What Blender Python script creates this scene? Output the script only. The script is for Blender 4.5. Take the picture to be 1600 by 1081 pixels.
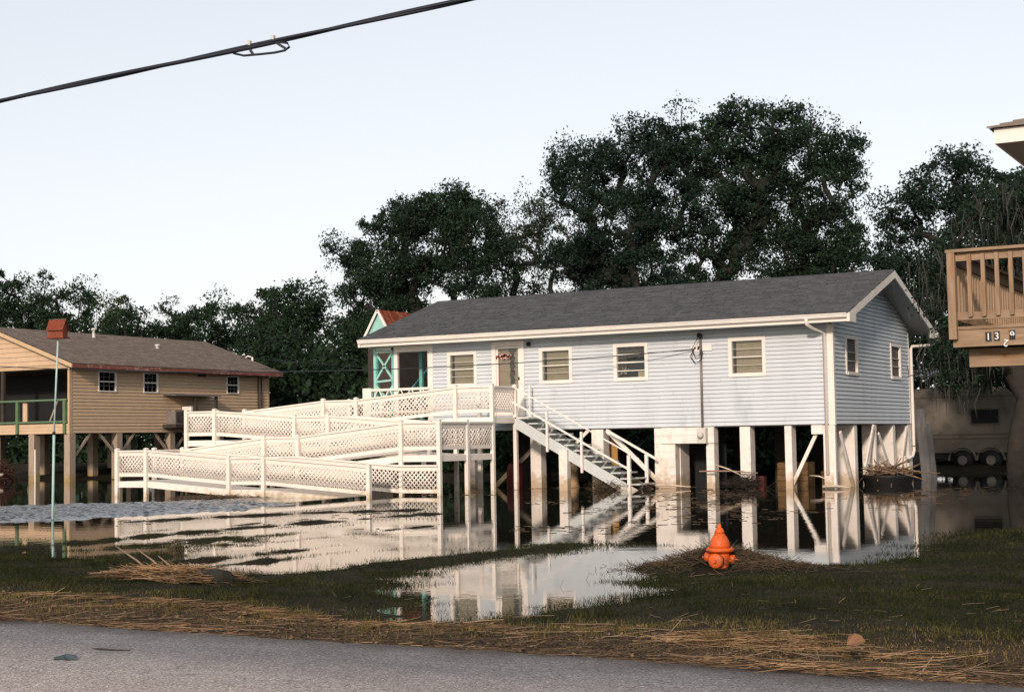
import bpy, math, random
import numpy as np
from mathutils import Matrix, Vector

sc = bpy.context.scene
col = sc.collection
for o in list(bpy.data.objects):
    bpy.data.objects.remove(o)

# ------------------------------------------------------------------ camera
def make_camera():
    pitch, roll, yaw = 0.0613142, -0.0169724, 0.510952
    f = Vector((-math.sin(yaw) * math.cos(pitch), math.cos(yaw) * math.cos(pitch), math.sin(pitch)))
    r = Vector((math.cos(yaw), math.sin(yaw), 0.0))
    u = r.cross(f)
    c, s = math.cos(roll), math.sin(roll)
    r2, u2 = c * r + s * u, c * u - s * r
    m = Matrix(((r2.x, u2.x, -f.x, 0.0), (r2.y, u2.y, -f.y, 0.0), (r2.z, u2.z, -f.z, 1.4), (0, 0, 0, 1)))
    cam = bpy.data.cameras.new('camera')
    cam.sensor_width = 36.0
    cam.lens = 2330.85 / 1600.0 * 36.0
    cam.clip_end = 3000.0
    ob = bpy.data.objects.new('camera', cam)
    ob.matrix_world = m
    col.objects.link(ob)
    sc.camera = ob
make_camera()

# ------------------------------------------------------------------ light
SUN_AZ = 166.0      # clockwise from +Y: behind the photographer, a little to the right
SUN_EL = 20.0
w = bpy.data.worlds.new('World')
sc.world = w
w.use_nodes = True
nt = w.node_tree
nt.nodes.clear()
sky = nt.nodes.new('ShaderNodeTexSky')
sky.sky_type = 'NISHITA'
sky.sun_disc = False
sky.sun_elevation = math.radians(SUN_EL)
sky.sun_rotation = math.radians(SUN_AZ)
sky.air_density = 1.0
sky.dust_density = 1.0
sky.ozone_density = 1.0
hsv = nt.nodes.new('ShaderNodeHueSaturation')
hsv.inputs['Saturation'].default_value = 0.54
hsv.inputs['Value'].default_value = 1.57
gam = nt.nodes.new('ShaderNodeGamma')       # thin high haze evens out the sky
gam.inputs['Gamma'].default_value = 0.45
tint = nt.nodes.new('ShaderNodeVectorMath'); tint.operation = 'MULTIPLY'
tint.inputs[1].default_value = (1.02, 0.992, 0.995)
bg = nt.nodes.new('ShaderNodeBackground')
bg.inputs['Strength'].default_value = 0.15
wo = nt.nodes.new('ShaderNodeOutputWorld')
nt.links.new(sky.outputs[0], gam.inputs['Color'])
nt.links.new(gam.outputs[0], hsv.inputs['Color'])
nt.links.new(hsv.outputs[0], tint.inputs[0])
nt.links.new(tint.outputs[0], bg.inputs['Color'])
nt.links.new(bg.outputs[0], wo.inputs['Surface'])

sl = bpy.data.lights.new('sun', 'SUN')
sl.energy = 1.75
sl.angle = math.radians(5.0)
sl.color = (1.0, 0.81, 0.68)
so = bpy.data.objects.new('sun', sl)
az, el = math.radians(SUN_AZ), math.radians(SUN_EL)
to_sun = Vector((math.sin(az) * math.cos(el), math.cos(az) * math.cos(el), math.sin(el)))
so.rotation_euler = to_sun.to_track_quat('Z', 'Y').to_euler()
so.location = (-20, -20, 30)
col.objects.link(so)

sc.view_settings.view_transform = 'Standard'
sc.view_settings.look = 'None'
sc.view_settings.gamma = 1.0
sc.view_settings.use_curve_mapping = False
sc.view_settings.exposure = 0.9

# ------------------------------------------------------------------ materials
MATS = {}
def L(nt, a, b):
    nt.links.new(a, b)

def pm(name, c, rough=0.7, var=0.15, scale=6.0, bump=0.0, bscale=40.0, island=0.0, metal=0.0, spec=0.35,
       stain=None, stretch=(1, 1, 1), c2=None, c2scale=1.5, c2bias=0.55, translucent=0.0):
    """Principled paint / wood / stone with noise variation, optional second colour, optional tide stain."""
    if name in MATS:
        return MATS[name]
    m = bpy.data.materials.new(name)
    m.use_nodes = True
    nt = m.node_tree
    nt.nodes.clear()
    N = nt.nodes.new
    out = N('ShaderNodeOutputMaterial')
    p = N('ShaderNodeBsdfPrincipled')
    geo = N('ShaderNodeNewGeometry')
    mp = N('ShaderNodeMapping')
    mp.inputs['Scale'].default_value = stretch
    L(nt, geo.outputs['Position'], mp.inputs['Vector'])
    nz = N('ShaderNodeTexNoise')
    nz.inputs['Scale'].default_value = scale
    nz.inputs['Detail'].default_value = 6.0
    L(nt, mp.outputs[0], nz.inputs['Vector'])
    mr = N('ShaderNodeMapRange')
    mr.inputs['From Min'].default_value = 0.25
    mr.inputs['From Max'].default_value = 0.75
    mr.inputs['To Min'].default_value = 1.0 - var
    mr.inputs['To Max'].default_value = 1.0 + var
    L(nt, nz.outputs['Fac'], mr.inputs['Value'])
    val = mr.outputs[0]
    if island:
        mi = N('ShaderNodeMapRange')
        mi.inputs['To Min'].default_value = 1.0 - island
        mi.inputs['To Max'].default_value = 1.0 + island
        L(nt, geo.outputs['Random Per Island'], mi.inputs['Value'])
        mu = N('ShaderNodeMath'); mu.operation = 'MULTIPLY'
        L(nt, val, mu.inputs[0]); L(nt, mi.outputs[0], mu.inputs[1])
        val = mu.outputs[0]
    base = N('ShaderNodeRGB'); base.outputs[0].default_value = (*c, 1)
    cur = base.outputs[0]
    if c2 is not None:
        n2 = N('ShaderNodeTexNoise'); n2.inputs['Scale'].default_value = c2scale; n2.inputs['Detail'].default_value = 8.0
        n2.inputs['Roughness'].default_value = 0.65
        L(nt, mp.outputs[0], n2.inputs['Vector'])
        r2 = N('ShaderNodeMapRange')
        r2.inputs['From Min'].default_value = c2bias - 0.08
        r2.inputs['From Max'].default_value = c2bias + 0.1
        L(nt, n2.outputs['Fac'], r2.inputs['Value'])
        mx = N('ShaderNodeMix'); mx.data_type = 'RGBA'
        L(nt, r2.outputs[0], mx.inputs['Factor']); L(nt, cur, mx.inputs['A'])
        mx.inputs['B'].default_value = (*c2, 1)
        cur = mx.outputs['Result']
    vm = N('ShaderNodeVectorMath'); vm.operation = 'SCALE'
    L(nt, cur, vm.inputs[0]); L(nt, val, vm.inputs['Scale'])
    cur = vm.outputs[0]
    if stain is not None:
        # dried mud left by the flood: ragged tide line a little above the water
        zc, scol, amt = stain
        sx = N('ShaderNodeSeparateXYZ'); L(nt, geo.outputs['Position'], sx.inputs[0])
        n3 = N('ShaderNodeTexNoise'); n3.inputs['Scale'].default_value = 7.0; n3.inputs['Detail'].default_value = 5.0
        L(nt, geo.outputs['Position'], n3.inputs['Vector'])
        a = N('ShaderNodeMath'); a.operation = 'MULTIPLY_ADD'
        L(nt, n3.outputs['Fac'], a.inputs[0]); a.inputs[1].default_value = 0.7; a.inputs[2].default_value = -0.35
        b = N('ShaderNodeMath'); b.operation = 'ADD'
        L(nt, sx.outputs['Z'], b.inputs[0]); L(nt, a.outputs[0], b.inputs[1])
        rr = N('ShaderNodeMapRange')
        rr.inputs['From Min'].default_value = zc + 0.12; rr.inputs['From Max'].default_value = zc - 0.15
        rr.inputs['To Max'].default_value = amt
        L(nt, b.outputs[0], rr.inputs['Value'])
        mx = N('ShaderNodeMix'); mx.data_type = 'RGBA'
        L(nt, rr.outputs[0], mx.inputs['Factor']); L(nt, cur, mx.inputs['A'])
        mx.inputs['B'].default_value = (*scol, 1)
        cur = mx.outputs['Result']
    L(nt, cur, p.inputs['Base Color'])
    p.inputs['Roughness'].default_value = rough
    p.inputs['Metallic'].default_value = metal
    p.inputs['Specular IOR Level'].default_value = spec
    if bump:
        nb = N('ShaderNodeTexNoise'); nb.inputs['Scale'].default_value = bscale; nb.inputs['Detail'].default_value = 4.0
        L(nt, mp.outputs[0], nb.inputs['Vector'])
        bp = N('ShaderNodeBump'); bp.inputs['Strength'].default_value = bump; bp.inputs['Distance'].default_value = 0.01
        L(nt, nb.outputs['Fac'], bp.inputs['Height']); L(nt, bp.outputs[0], p.inputs['Normal'])
    if translucent:
        tr = N('ShaderNodeBsdfTranslucent'); L(nt, cur, tr.inputs['Color'])
        ms = N('ShaderNodeMixShader'); ms.inputs[0].default_value = translucent
        L(nt, p.outputs[0], ms.inputs[1]); L(nt, tr.outputs[0], ms.inputs[2])
        L(nt, ms.outputs[0], out.inputs['Surface'])
    else:
        L(nt, p.outputs[0], out.inputs['Surface'])
    MATS[name] = m
    return m

def glass_mat():
    m = bpy.data.materials.new('window_glass'); m.use_nodes = True
    nt = m.node_tree; nt.nodes.clear(); N = nt.nodes.new
    out = N('ShaderNodeOutputMaterial'); t = N('ShaderNodeBsdfTransparent'); t.inputs[0].default_value = (.8, .82, .8, 1)
    g = N('ShaderNodeBsdfGlossy'); g.inputs['Roughness'].default_value = 0.03
    fr = N('ShaderNodeFresnel'); fr.inputs['IOR'].default_value = 1.5
    ms = N('ShaderNodeMixShader')
    L(nt, fr.outputs[0], ms.inputs[0]); L(nt, t.outputs[0], ms.inputs[1]); L(nt, g.outputs[0], ms.inputs[2])
    L(nt, ms.outputs[0], out.inputs['Surface'])
    return m

MUD = (0.22, 0.14, 0.07)
M = {
 'siding_blue': pm('siding_blue', (.545, .59, .615), .55, .06, 2, .05, 60, stretch=(1, 1, .3), c2=(.44, .485, .51), c2scale=2.2, c2bias=.63, island=.03),
 'white': pm('white_paint', (.76, .72, .67), .55, .06, 4, stain=(.16, (.42, .30, .17), .75), c2=(.62, .56, .48), c2scale=5, c2bias=.66),
 'ramp': pm('ramp_paint', (.78, .72, .635), .6, .05, 4, stain=(.10, (.46, .34, .17), .75), c2=(.66, .58, .49), c2scale=4, c2bias=.66),
 'pillar': pm('pillar_paint', (.76, .71, .64), .7, .08, 5, stain=(.30, (.42, .30, .17), .8), c2=(.6, .5, .4), c2scale=4, c2bias=.62),
 'trim': pm('trim_paint', (.77, .715, .645), .5, .05, 3),
 'stair': pm('stair_paint', (.52, .55, .53), .6, .1, 6, stain=(.12, (.4, .3, .17), .7)),
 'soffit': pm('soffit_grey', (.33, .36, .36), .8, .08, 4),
 'shingle_grey': pm('shingle_grey', (.060, .063, .068), .9, .18, 9, .3, 60, island=.22, stretch=(.3, 1, 1)),
 'shingle_brown': pm('shingle_brown', (.19, .15, .12), .9, .18, 9, .3, 60, island=.18),
 'tan': pm('siding_tan', (.56, .40, .255), .65, .08, 3, .05, 60),
 'tan_trim': pm('tan_trim', (.52, .37, .22), .65, .1, 3),
 'maroon': pm('maroon_fascia', (.22, .075, .055), .6, .2, 6, c2=(.45, .34, .27), c2scale=3, c2bias=.62),
 'greywood': pm('grey_post_wood', (.34, .27, .20), .85, .25, 5, .2, 40, stretch=(3, 3, .4), stain=(.25, (.30, .22, .08), .75)),
 'pine': pm('pressure_pine', (.29, .20, .125), .7, .25, 5, .2, 40, island=.1, stretch=(.5, 3, 3), c2=(.24, .125, .05), c2scale=3.2, c2bias=.6),
 'pine_v': pm('pine_upright', (.29, .20, .125), .7, .25, 5, .2, 40, stretch=(4, 4, .5), c2=(.26, .14, .06), c2scale=3, c2bias=.6),
 'turq': pm('turquoise_paint', (.14, .44, .38), .6, .15, 5),
 'turq_light': pm('turquoise_light', (.30, .56, .50), .6, .15, 5),
 'green_paint': pm('green_paint', (.10, .17, .085), .65, .15, 5),
 'rust': pm('rusty_metal', (.20, .045, .02), .8, .35, 4, .1, 30, c2=(.42, .20, .11), c2scale=2, c2bias=.62),
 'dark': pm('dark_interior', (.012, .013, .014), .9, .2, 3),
 'darkwood': pm('shaded_wood', (.045, .035, .028), .9, .25, 4),
 'blind': pm('window_blind', (.52, .42, .30), .8, .1, 6),
 'blind_dark': pm('window_screen', (.10, .09, .085), .8, .15, 6),
 'curtain': pm('curtain_cloth', (.10, .085, .07), .9, .4, 8, stretch=(3, 3, .6)),
 'metal_pipe': pm('conduit_metal', (.20, .18, .155), .5, .15, 8, metal=.3),
 'meter': pm('meter_grey', (.55, .52, .47), .5, .08, 6),
 'black_rubber': pm('black_rubber', (.012, .012, .013), .55, .2, 6),
 'cable': pm('cable_rubber', (.010, .012, .02), .5, .2, 6),
 'hydrant': pm('hydrant_orange', (.60, .10, .013), .5, .16, 14, .25, 45, c2=(.30, .055, .02), c2scale=16, c2bias=.63, spec=.35, stain=(.10, (.16, .06, .025), .8)),
 'birdred': pm('birdhouse_red', (.20, .045, .02), .75, .25, 12, island=.25),
 'poleteal': pm('pole_teal', (.38, .54, .50), .5, .12, 6),
 'bark': pm('bark', (.020, .018, .016), .95, .35, 4, .6, 14, stretch=(2, 2, .5)),
 'bark_grey': pm('bark_grey', (.032, .027, .023), .95, .35, 4, .6, 14),
 'leaf_oak': pm('leaf_oak', (0.022, 0.04, 0.024), .55, .25, .6, island=.5, translucent=.2, spec=.06),
 'leaf_oak_b': pm('leaf_oak_blue', (0.02, 0.036, 0.025), .55, .25, .6, island=.5, translucent=.2, spec=.06),
 'leaf_pale': pm('leaf_pale', (0.042, 0.055, 0.034), .6, .25, .6, island=.5, translucent=.25, spec=.06),
 'leaf_wood': pm('leaf_woodland', (0.022, 0.041, 0.021), .6, .3, .5, island=.5, translucent=.2, spec=.06),
 'leaf_yellow': pm('leaf_yellowgreen', (0.042, 0.062, 0.022), .6, .3, .5, island=.5, translucent=.2, spec=.06),
 'moss': pm('spanish_moss', (.040, .042, .036), .95, .3, 3, island=.4),
 'concrete': pm('statue_stone', (.36, .25, .14), .8, .2, 8),
 'ply': pm('plywood', (.40, .235, .075), .75, .15, 4, stretch=(2, 2, .4)),
 'camper': pm('camper_shell', (.15, .132, .105), .5, .08, 3, c2=(.10, .088, .068), c2scale=2, c2bias=.56),  # cream shell with the tree shade put into its darkened base colour
 'camper_trim': pm('camper_trim', (.10, .08, .06), .6, .1, 3),
 'chrome': pm('wheel_metal', (.45, .43, .4), .4, .1, 5, metal=.5),
 'redplastic': pm('red_plastic', (.10, .015, .013), .5, .1, 5),
 'pink': pm('pink_cloth', (.70, .16, .20), .8, .1, 5),
 'rag': pm('grey_rag', (.09, .083, .077), .95, .35, 5),
 'weathered': pm('weathered_board', (.13, .13, .13), .9, .3, 5, .3, 30, stretch=(3, 3, .4)),
 'black': pm('tile_black', (.012, .012, .012), .5, .1, 5),
 'digit': pm('digit_white', (.75, .75, .72), .5, .05, 5),
 'straw': pm('straw', (.31, .195, .10), .8, .35, 3, island=.75, c2=(.10, .062, .032), c2scale=1.1, c2bias=.53),
 'straw_dark': pm('straw_dark', (.10, .070, .042), .85, .3, 2, island=.6),
 'stick': pm('stick_wood', (.28, .19, .12), .85, .25, 6, island=.4),
 'stick_pale': pm('stick_pale', (.55, .45, .35), .85, .2, 6),
 'teal_litter': pm('teal_litter', (.045, .075, .08), .5, .2, 20),
 'leaf_litter': pm('dry_leaf', (.20, .10, .05), .8, .2, 20),
 'burnt': pm('ac_box', (.16, .14, .12), .7, .4, 4),
 'petal': pm('pale_flower', (.62, .55, .40), .8, .15, 10),
 'brownstem': pm('brown_stem', (.07, .03, .022), .9, .3, 8, island=.5),
 'terra': pm('terracotta', (.20, .075, .04), .85, .2, 6),
 'crate': pm('crate_wood', (.14, .085, .035), .85, .35, 5),
}
M['glass'] = glass_mat()

def ground_mat():
    m = bpy.data.materials.new('ground_soil'); m.use_nodes = True
    nt = m.node_tree; p = nt.nodes['Principled BSDF']; N = nt.nodes.new
    geo = N('ShaderNodeNewGeometry')
    a = N('ShaderNodeTexNoise'); a.inputs['Scale'].default_value = 1.3; a.inputs['Detail'].default_value = 10; a.inputs['Roughness'].default_value = .7
    b = N('ShaderNodeTexNoise'); b.inputs['Scale'].default_value = 24; b.inputs['Detail'].default_value = 6
    L(nt, geo.outputs['Position'], a.inputs['Vector']); L(nt, geo.outputs['Position'], b.inputs['Vector'])
    r = N('ShaderNodeValToRGB')
    e = r.color_ramp.elements
    e[0].position = .32; e[0].color = (.013, .010, .007, 1)
    e[1].position = .70; e[1].color = (.040, .032, .016, 1)
    k = r.color_ramp.elements.new(.5); k.color = (.020, .017, .010, 1)
    L(nt, a.outputs['Fac'], r.inputs[0])
    mr = N('ShaderNodeMapRange'); mr.inputs['From Min'].default_value = .3; mr.inputs['From Max'].default_value = .7
    mr.inputs['To Min'].default_value = .6; mr.inputs['To Max'].default_value = 1.4
    L(nt, b.outputs['Fac'], mr.inputs['Value'])
    # bare trodden dirt beside the carriageway
    sx = N('ShaderNodeSeparateXYZ'); L(nt, geo.outputs['Position'], sx.inputs[0])
    ay = N('ShaderNodeMath'); ay.operation = 'MULTIPLY_ADD'; ay.inputs[1].default_value = 2.4
    L(nt, a.outputs['Fac'], ay.inputs[0]); L(nt, sx.outputs['Y'], ay.inputs[2])
    my = N('ShaderNodeMapRange'); my.inputs['From Min'].default_value = 10.6; my.inputs['From Max'].default_value = 9.2
    L(nt, ay.outputs[0], my.inputs['Value'])
    dm = N('ShaderNodeMix'); dm.data_type = 'RGBA'; dm.inputs['B'].default_value = (.095, .064, .038, 1)
    L(nt, my.outputs[0], dm.inputs['Factor']); L(nt, r.outputs[0], dm.inputs['A'])
    vm = N('ShaderNodeVectorMath'); vm.operation = 'SCALE'
    L(nt, dm.outputs['Result'], vm.inputs[0]); L(nt, mr.outputs[0], vm.inputs['Scale'])
    L(nt, vm.outputs[0], p.inputs['Base Color'])
    p.inputs['Roughness'].default_value = .95; p.inputs['Specular IOR Level'].default_value = .1
    bp = N('ShaderNodeBump'); bp.inputs['Strength'].default_value = .8; bp.inputs['Distance'].default_value = .03
    L(nt, b.outputs['Fac'], bp.inputs['Height']); L(nt, bp.outputs[0], p.inputs['Normal'])
    return m

def road_mat():
    m = bpy.data.materials.new('asphalt'); m.use_nodes = True
    nt = m.node_tree; p = nt.nodes['Principled BSDF']; N = nt.nodes.new
    geo = N('ShaderNodeNewGeometry')
    v = N('ShaderNodeTexVoronoi'); v.inputs['Scale'].default_value = 120
    L(nt, geo.outputs['Position'], v.inputs['Vector'])
    r = N('ShaderNodeValToRGB'); e = r.color_ramp.elements
    e[0].position = 0; e[0].color = (.20, .165, .142, 1)
    e[1].position = 1; e[1].color = (.85, .80, .77, 1)
    k = e.new(.62); k.color = (.43, .36, .318, 1)
    k = e.new(.93); k.color = (.60, .52, .47, 1)
    sp = N('ShaderNodeSeparateColor'); L(nt, v.outputs['Color'], sp.inputs[0]); L(nt, sp.outputs[0], r.inputs[0])
    n = N('ShaderNodeTexNoise'); n.inputs['Scale'].default_value = .9; n.inputs['Detail'].default_value = 9; n.inputs['Roughness'].default_value = .7
    mp = N('ShaderNodeMapping'); mp.inputs['Scale'].default_value = (.35, 1.2, 1)
    L(nt, geo.outputs['Position'], mp.inputs[0]); L(nt, mp.outputs[0], n.inputs['Vector'])
    mr = N('ShaderNodeMapRange'); mr.inputs['From Min'].default_value = .3; mr.inputs['From Max'].default_value = .7
    mr.inputs['To Min'].default_value = .72; mr.inputs['To Max'].default_value = 1.22
    L(nt, n.outputs['Fac'], mr.inputs['Value'])
    vm = N('ShaderNodeVectorMath'); vm.operation = 'SCALE'
    L(nt, r.outputs[0], vm.inputs[0]); L(nt, mr.outputs[0], vm.inputs['Scale'])
    # mud washed over the edge of the carriageway
    sx = N('ShaderNodeSeparateXYZ'); L(nt, geo.outputs['Position'], sx.inputs[0])
    n2 = N('ShaderNodeTexNoise'); n2.inputs['Scale'].default_value = 1.6; n2.inputs['Detail'].default_value = 8
    L(nt, geo.outputs['Position'], n2.inputs['Vector'])
    ad = N('ShaderNodeMath'); ad.operation = 'MULTIPLY_ADD'; ad.inputs[1].default_value = .9
    L(nt, n2.outputs['Fac'], ad.inputs[0]); L(nt, sx.outputs['Y'], ad.inputs[2])
    m2 = N('ShaderNodeMapRange'); m2.inputs['From Min'].default_value = 7.3; m2.inputs['From Max'].default_value = 7.85; m2.inputs['To Max'].default_value = .75
    L(nt, ad.outputs[0], m2.inputs['Value'])
    mx = N('ShaderNodeMix'); mx.data_type = 'RGBA'; mx.inputs['B'].default_value = (.10, .07, .045, 1)
    L(nt, m2.outputs[0], mx.inputs['Factor']); L(nt, vm.outputs[0], mx.inputs['A'])
    # fine wandering cracks here and there
    wn = N('ShaderNodeTexNoise'); wn.inputs['Scale'].default_value = 2.5; wn.inputs['Detail'].default_value = 6
    L(nt, geo.outputs['Position'], wn.inputs['Vector'])
    wa = N('ShaderNodeVectorMath'); wa.operation = 'MULTIPLY_ADD'; wa.inputs[1].default_value = (.7, .7, 0)
    L(nt, wn.outputs['Color'], wa.inputs[0]); L(nt, geo.outputs['Position'], wa.inputs[2])
    vc = N('ShaderNodeTexVoronoi'); vc.feature = 'DISTANCE_TO_EDGE'; vc.inputs['Scale'].default_value = .55
    L(nt, wa.outputs[0], vc.inputs['Vector'])
    cm_ = N('ShaderNodeMapRange'); cm_.inputs['From Min'].default_value = .004; cm_.inputs['From Max'].default_value = .0012
    L(nt, vc.outputs['Distance'], cm_.inputs['Value'])
    cg = N('ShaderNodeMapRange'); cg.inputs['From Min'].default_value = .5; cg.inputs['From Max'].default_value = .6; cg.inputs['To Max'].default_value = .7
    L(nt, n.outputs['Fac'], cg.inputs['Value'])
    cmu = N('ShaderNodeMath'); cmu.operation = 'MULTIPLY'; L(nt, cm_.outputs[0], cmu.inputs[0]); L(nt, cg.outputs[0], cmu.inputs[1])
    mc = N('ShaderNodeMix'); mc.data_type = 'RGBA'; mc.inputs['B'].default_value = (.06, .05, .045, 1)
    L(nt, cmu.outputs[0], mc.inputs['Factor']); L(nt, mx.outputs['Result'], mc.inputs['A'])
    L(nt, mc.outputs['Result'], p.inputs['Base Color'])
    p.inputs['Roughness'].default_value = .85; p.inputs['Specular IOR Level'].default_value = .25
    bp = N('ShaderNodeBump'); bp.inputs['Strength'].default_value = .6; bp.inputs['Distance'].default_value = .006
    L(nt, v.outputs['Distance'], bp.inputs['Height']); L(nt, bp.outputs[0], p.inputs['Normal'])
    return m

def water_mat():
    m = bpy.data.materials.new('flood_water'); m.use_nodes = True
    nt = m.node_tree; p = nt.nodes['Principled BSDF']; N = nt.nodes.new
    p.inputs['Base Color'].default_value = (.020, .018, .013, 1)
    p.inputs['IOR'].default_value = 1.5
    geo = N('ShaderNodeNewGeometry')
    # ripples
    n1 = N('ShaderNodeTexNoise'); n1.inputs['Scale'].default_value = 2.2; n1.inputs['Detail'].default_value = 3
    L(nt, geo.outputs['Position'], n1.inputs['Vector'])
    n2 = N('ShaderNodeTexNoise'); n2.inputs['Scale'].default_value = 14; n2.inputs['Detail'].default_value = 4
    L(nt, geo.outputs['Position'], n2.inputs['Vector'])
    b1 = N('ShaderNodeBump'); b1.inputs['Strength'].default_value = .05; b1.inputs['Distance'].default_value = .02
    L(nt, n1.outputs['Fac'], b1.inputs['Height'])
    b2 = N('ShaderNodeBump'); b2.inputs['Strength'].default_value = .012; b2.inputs['Distance'].default_value = .02
    L(nt, n2.outputs['Fac'], b2.inputs['Height']); L(nt, b1.outputs[0], b2.inputs['Normal'])
    L(nt, b2.outputs[0], p.inputs['Normal'])
    p.inputs['Roughness'].default_value = .014
    return m

def grass_mat():
    m = bpy.data.materials.new('grass_blades'); m.use_nodes = True
    nt = m.node_tree; p = nt.nodes['Principled BSDF']; N = nt.nodes.new
    geo = N('ShaderNodeNewGeometry')
    nz = N('ShaderNodeTexNoise'); nz.inputs['Scale'].default_value = .9; nz.inputs['Detail'].default_value = 9; nz.inputs['Roughness'].default_value = .65
    L(nt, geo.outputs['Position'], nz.inputs['Vector'])
    sx = N('ShaderNodeSeparateXYZ'); L(nt, geo.outputs['Position'], sx.inputs[0])
    # the strip by the road is drier than the lawn
    my = N('ShaderNodeMapRange'); my.inputs['From Min'].default_value = 10.6; my.inputs['From Max'].default_value = 8.6
    my.inputs['To Min'].default_value = -.12; my.inputs['To Max'].default_value = .26
    L(nt, sx.outputs['Y'], my.inputs['Value'])
    ad = N('ShaderNodeMath'); L(nt, nz.outputs['Fac'], ad.inputs[0]); L(nt, my.outputs[0], ad.inputs[1])
    ri = N('ShaderNodeMath'); ri.operation = 'MULTIPLY_ADD'; ri.inputs[1].default_value = .34
    L(nt, geo.outputs['Random Per Island'], ri.inputs[0]); L(nt, ad.outputs[0], ri.inputs[2])
    r = N('ShaderNodeValToRGB'); e = r.color_ramp.elements
    e[0].position = .36; e[0].color = (.012, .016, .007, 1)
    e[1].position = 1.0; e[1].color = (.21, .145, .055, 1)
    k = e.new(.56); k.color = (.021, .026, .010, 1)
    k = e.new(.74); k.color = (.044, .048, .017, 1)
    k = e.new(.86); k.color = (.11, .092, .034, 1)
    L(nt, ri.outputs[0], r.inputs[0]); L(nt, r.outputs[0], p.inputs['Base Color'])
    p.inputs['Roughness'].default_value = .8; p.inputs['Specular IOR Level'].default_value = .04
    return m
M['ground'] = ground_mat(); M['road'] = road_mat(); M['water'] = water_mat(); M['grass'] = grass_mat()

# ------------------------------------------------------------------ mesh helpers
ORG = {}
def link(name, me, parent=None, loc=None):
    o = bpy.data.objects.new(name, me)
    col.objects.link(o)
    if parent is not None:
        o.parent = parent
        ORG[o.name] = ORG[parent.name]
    else:
        o.location = loc or (0, 0, 0)
        ORG[o.name] = Vector(loc or (0, 0, 0))
    return o

def tag(o, label=None, cat=None, group=None, kind=None):
    if label: o['label'] = label
    if cat: o['category'] = cat
    if group: o['group'] = group
    if kind: o['kind'] = kind
    return o

def thing(name, label, cat, loc, group=None):
    return tag(link(name, None, None, loc), label, cat, group)

class MB:
    def __init__(s): s.v = []; s.f = []
    def add(s, vs, fs):
        n = len(s.v); s.v += [tuple(p) for p in vs]; s.f += [tuple(n + i for i in f) for f in fs]; return s
    def box(s, x0, x1, y0, y1, z0, z1):
        return s.hexa([(x0, y0, z0), (x1, y0, z0), (x1, y1, z0), (x0, y1, z0), (x0, y0, z1), (x1, y0, z1), (x1, y1, z1), (x0, y1, z1)])
    def hexa(s, p):
        return s.add(p, [(0, 3, 2, 1), (4, 5, 6, 7), (0, 1, 5, 4), (1, 2, 6, 5), (2, 3, 7, 6), (3, 0, 4, 7)])
    def beam(s, p, q, wd, ht, up=(0, 0, 1)):
        p, q = Vector(p), Vector(q); d = (q - p).normalized(); up = Vector(up)
        sd = d.cross(up)
        if sd.length < 1e-4: sd = d.cross(Vector((0, 1, 0)))
        sd.normalize(); u = sd.cross(d).normalized()
        a, b = sd * wd / 2, u * ht / 2
        return s.hexa([p - a - b, p + a - b, q + a - b, q - a - b, p - a + b, p + a + b, q + a + b, q - a + b])
    def tube(s, pts, r, n=8, cap=True):
        pts = [Vector(p) for p in pts]
        rs = r if isinstance(r, (list, tuple)) else [r] * len(pts)
        base = len(s.v); ref = None
        for i, p in enumerate(pts):
            d = (pts[min(i + 1, len(pts) - 1)] - pts[max(i - 1, 0)]).normalized()
            if ref is None or abs(ref.dot(d)) > .95:
                ref = Vector((0, 0, 1)) if abs(d.z) < .9 else Vector((1, 0, 0))
            a = d.cross(ref).normalized(); b = d.cross(a).normalized(); ref = -b if False else ref
            for k in range(n):
                t = 2 * math.pi * k / n
                s.v.append(tuple(p + (a * math.cos(t) + b * math.sin(t)) * rs[i]))
        for i in range(len(pts) - 1):
            for k in range(n):
                k2 = (k + 1) % n
                s.f.append((base + i * n + k, base + i * n + k2, base + (i + 1) * n + k2, base + (i + 1) * n + k))
        if cap:
            s.f.append(tuple(base + k for k in reversed(range(n))))
            s.f.append(tuple(base + (len(pts) - 1) * n + k for k in range(n)))
        return s
    def lathe(s, c, prof, n=20):
        base = len(s.v)
        for r, z in prof:
            for k in range(n):
                t = 2 * math.pi * k / n
                s.v.append((c[0] + r * math.cos(t), c[1] + r * math.sin(t), c[2] + z))
        for i in range(len(prof) - 1):
            for k in range(n):
                k2 = (k + 1) % n
                s.f.append((base + i * n + k, base + i * n + k2, base + (i + 1) * n + k2, base + (i + 1) * n + k))
        s.f.append(tuple(base + k for k in reversed(range(n))))
        s.f.append(tuple(base + (len(prof) - 1) * n + k for k in range(n)))
        return s
    def build(s, name, mat, parent=None, smooth=False, loc=None):
        me = bpy.data.meshes.new(name)
        o = Vector(loc) if (parent is None and loc is not None) else (ORG[parent.name] if parent is not None else Vector((0, 0, 0)))
        me.from_pydata([(x - o.x, y - o.y, z - o.z) for x, y, z in s.v], [], s.f)
        me.materials.append(M[mat] if isinstance(mat, str) else mat)
        if smooth:
            for pl in me.polygons: pl.use_smooth = True
        me.update()
        return link(name, me, parent, loc)

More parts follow.
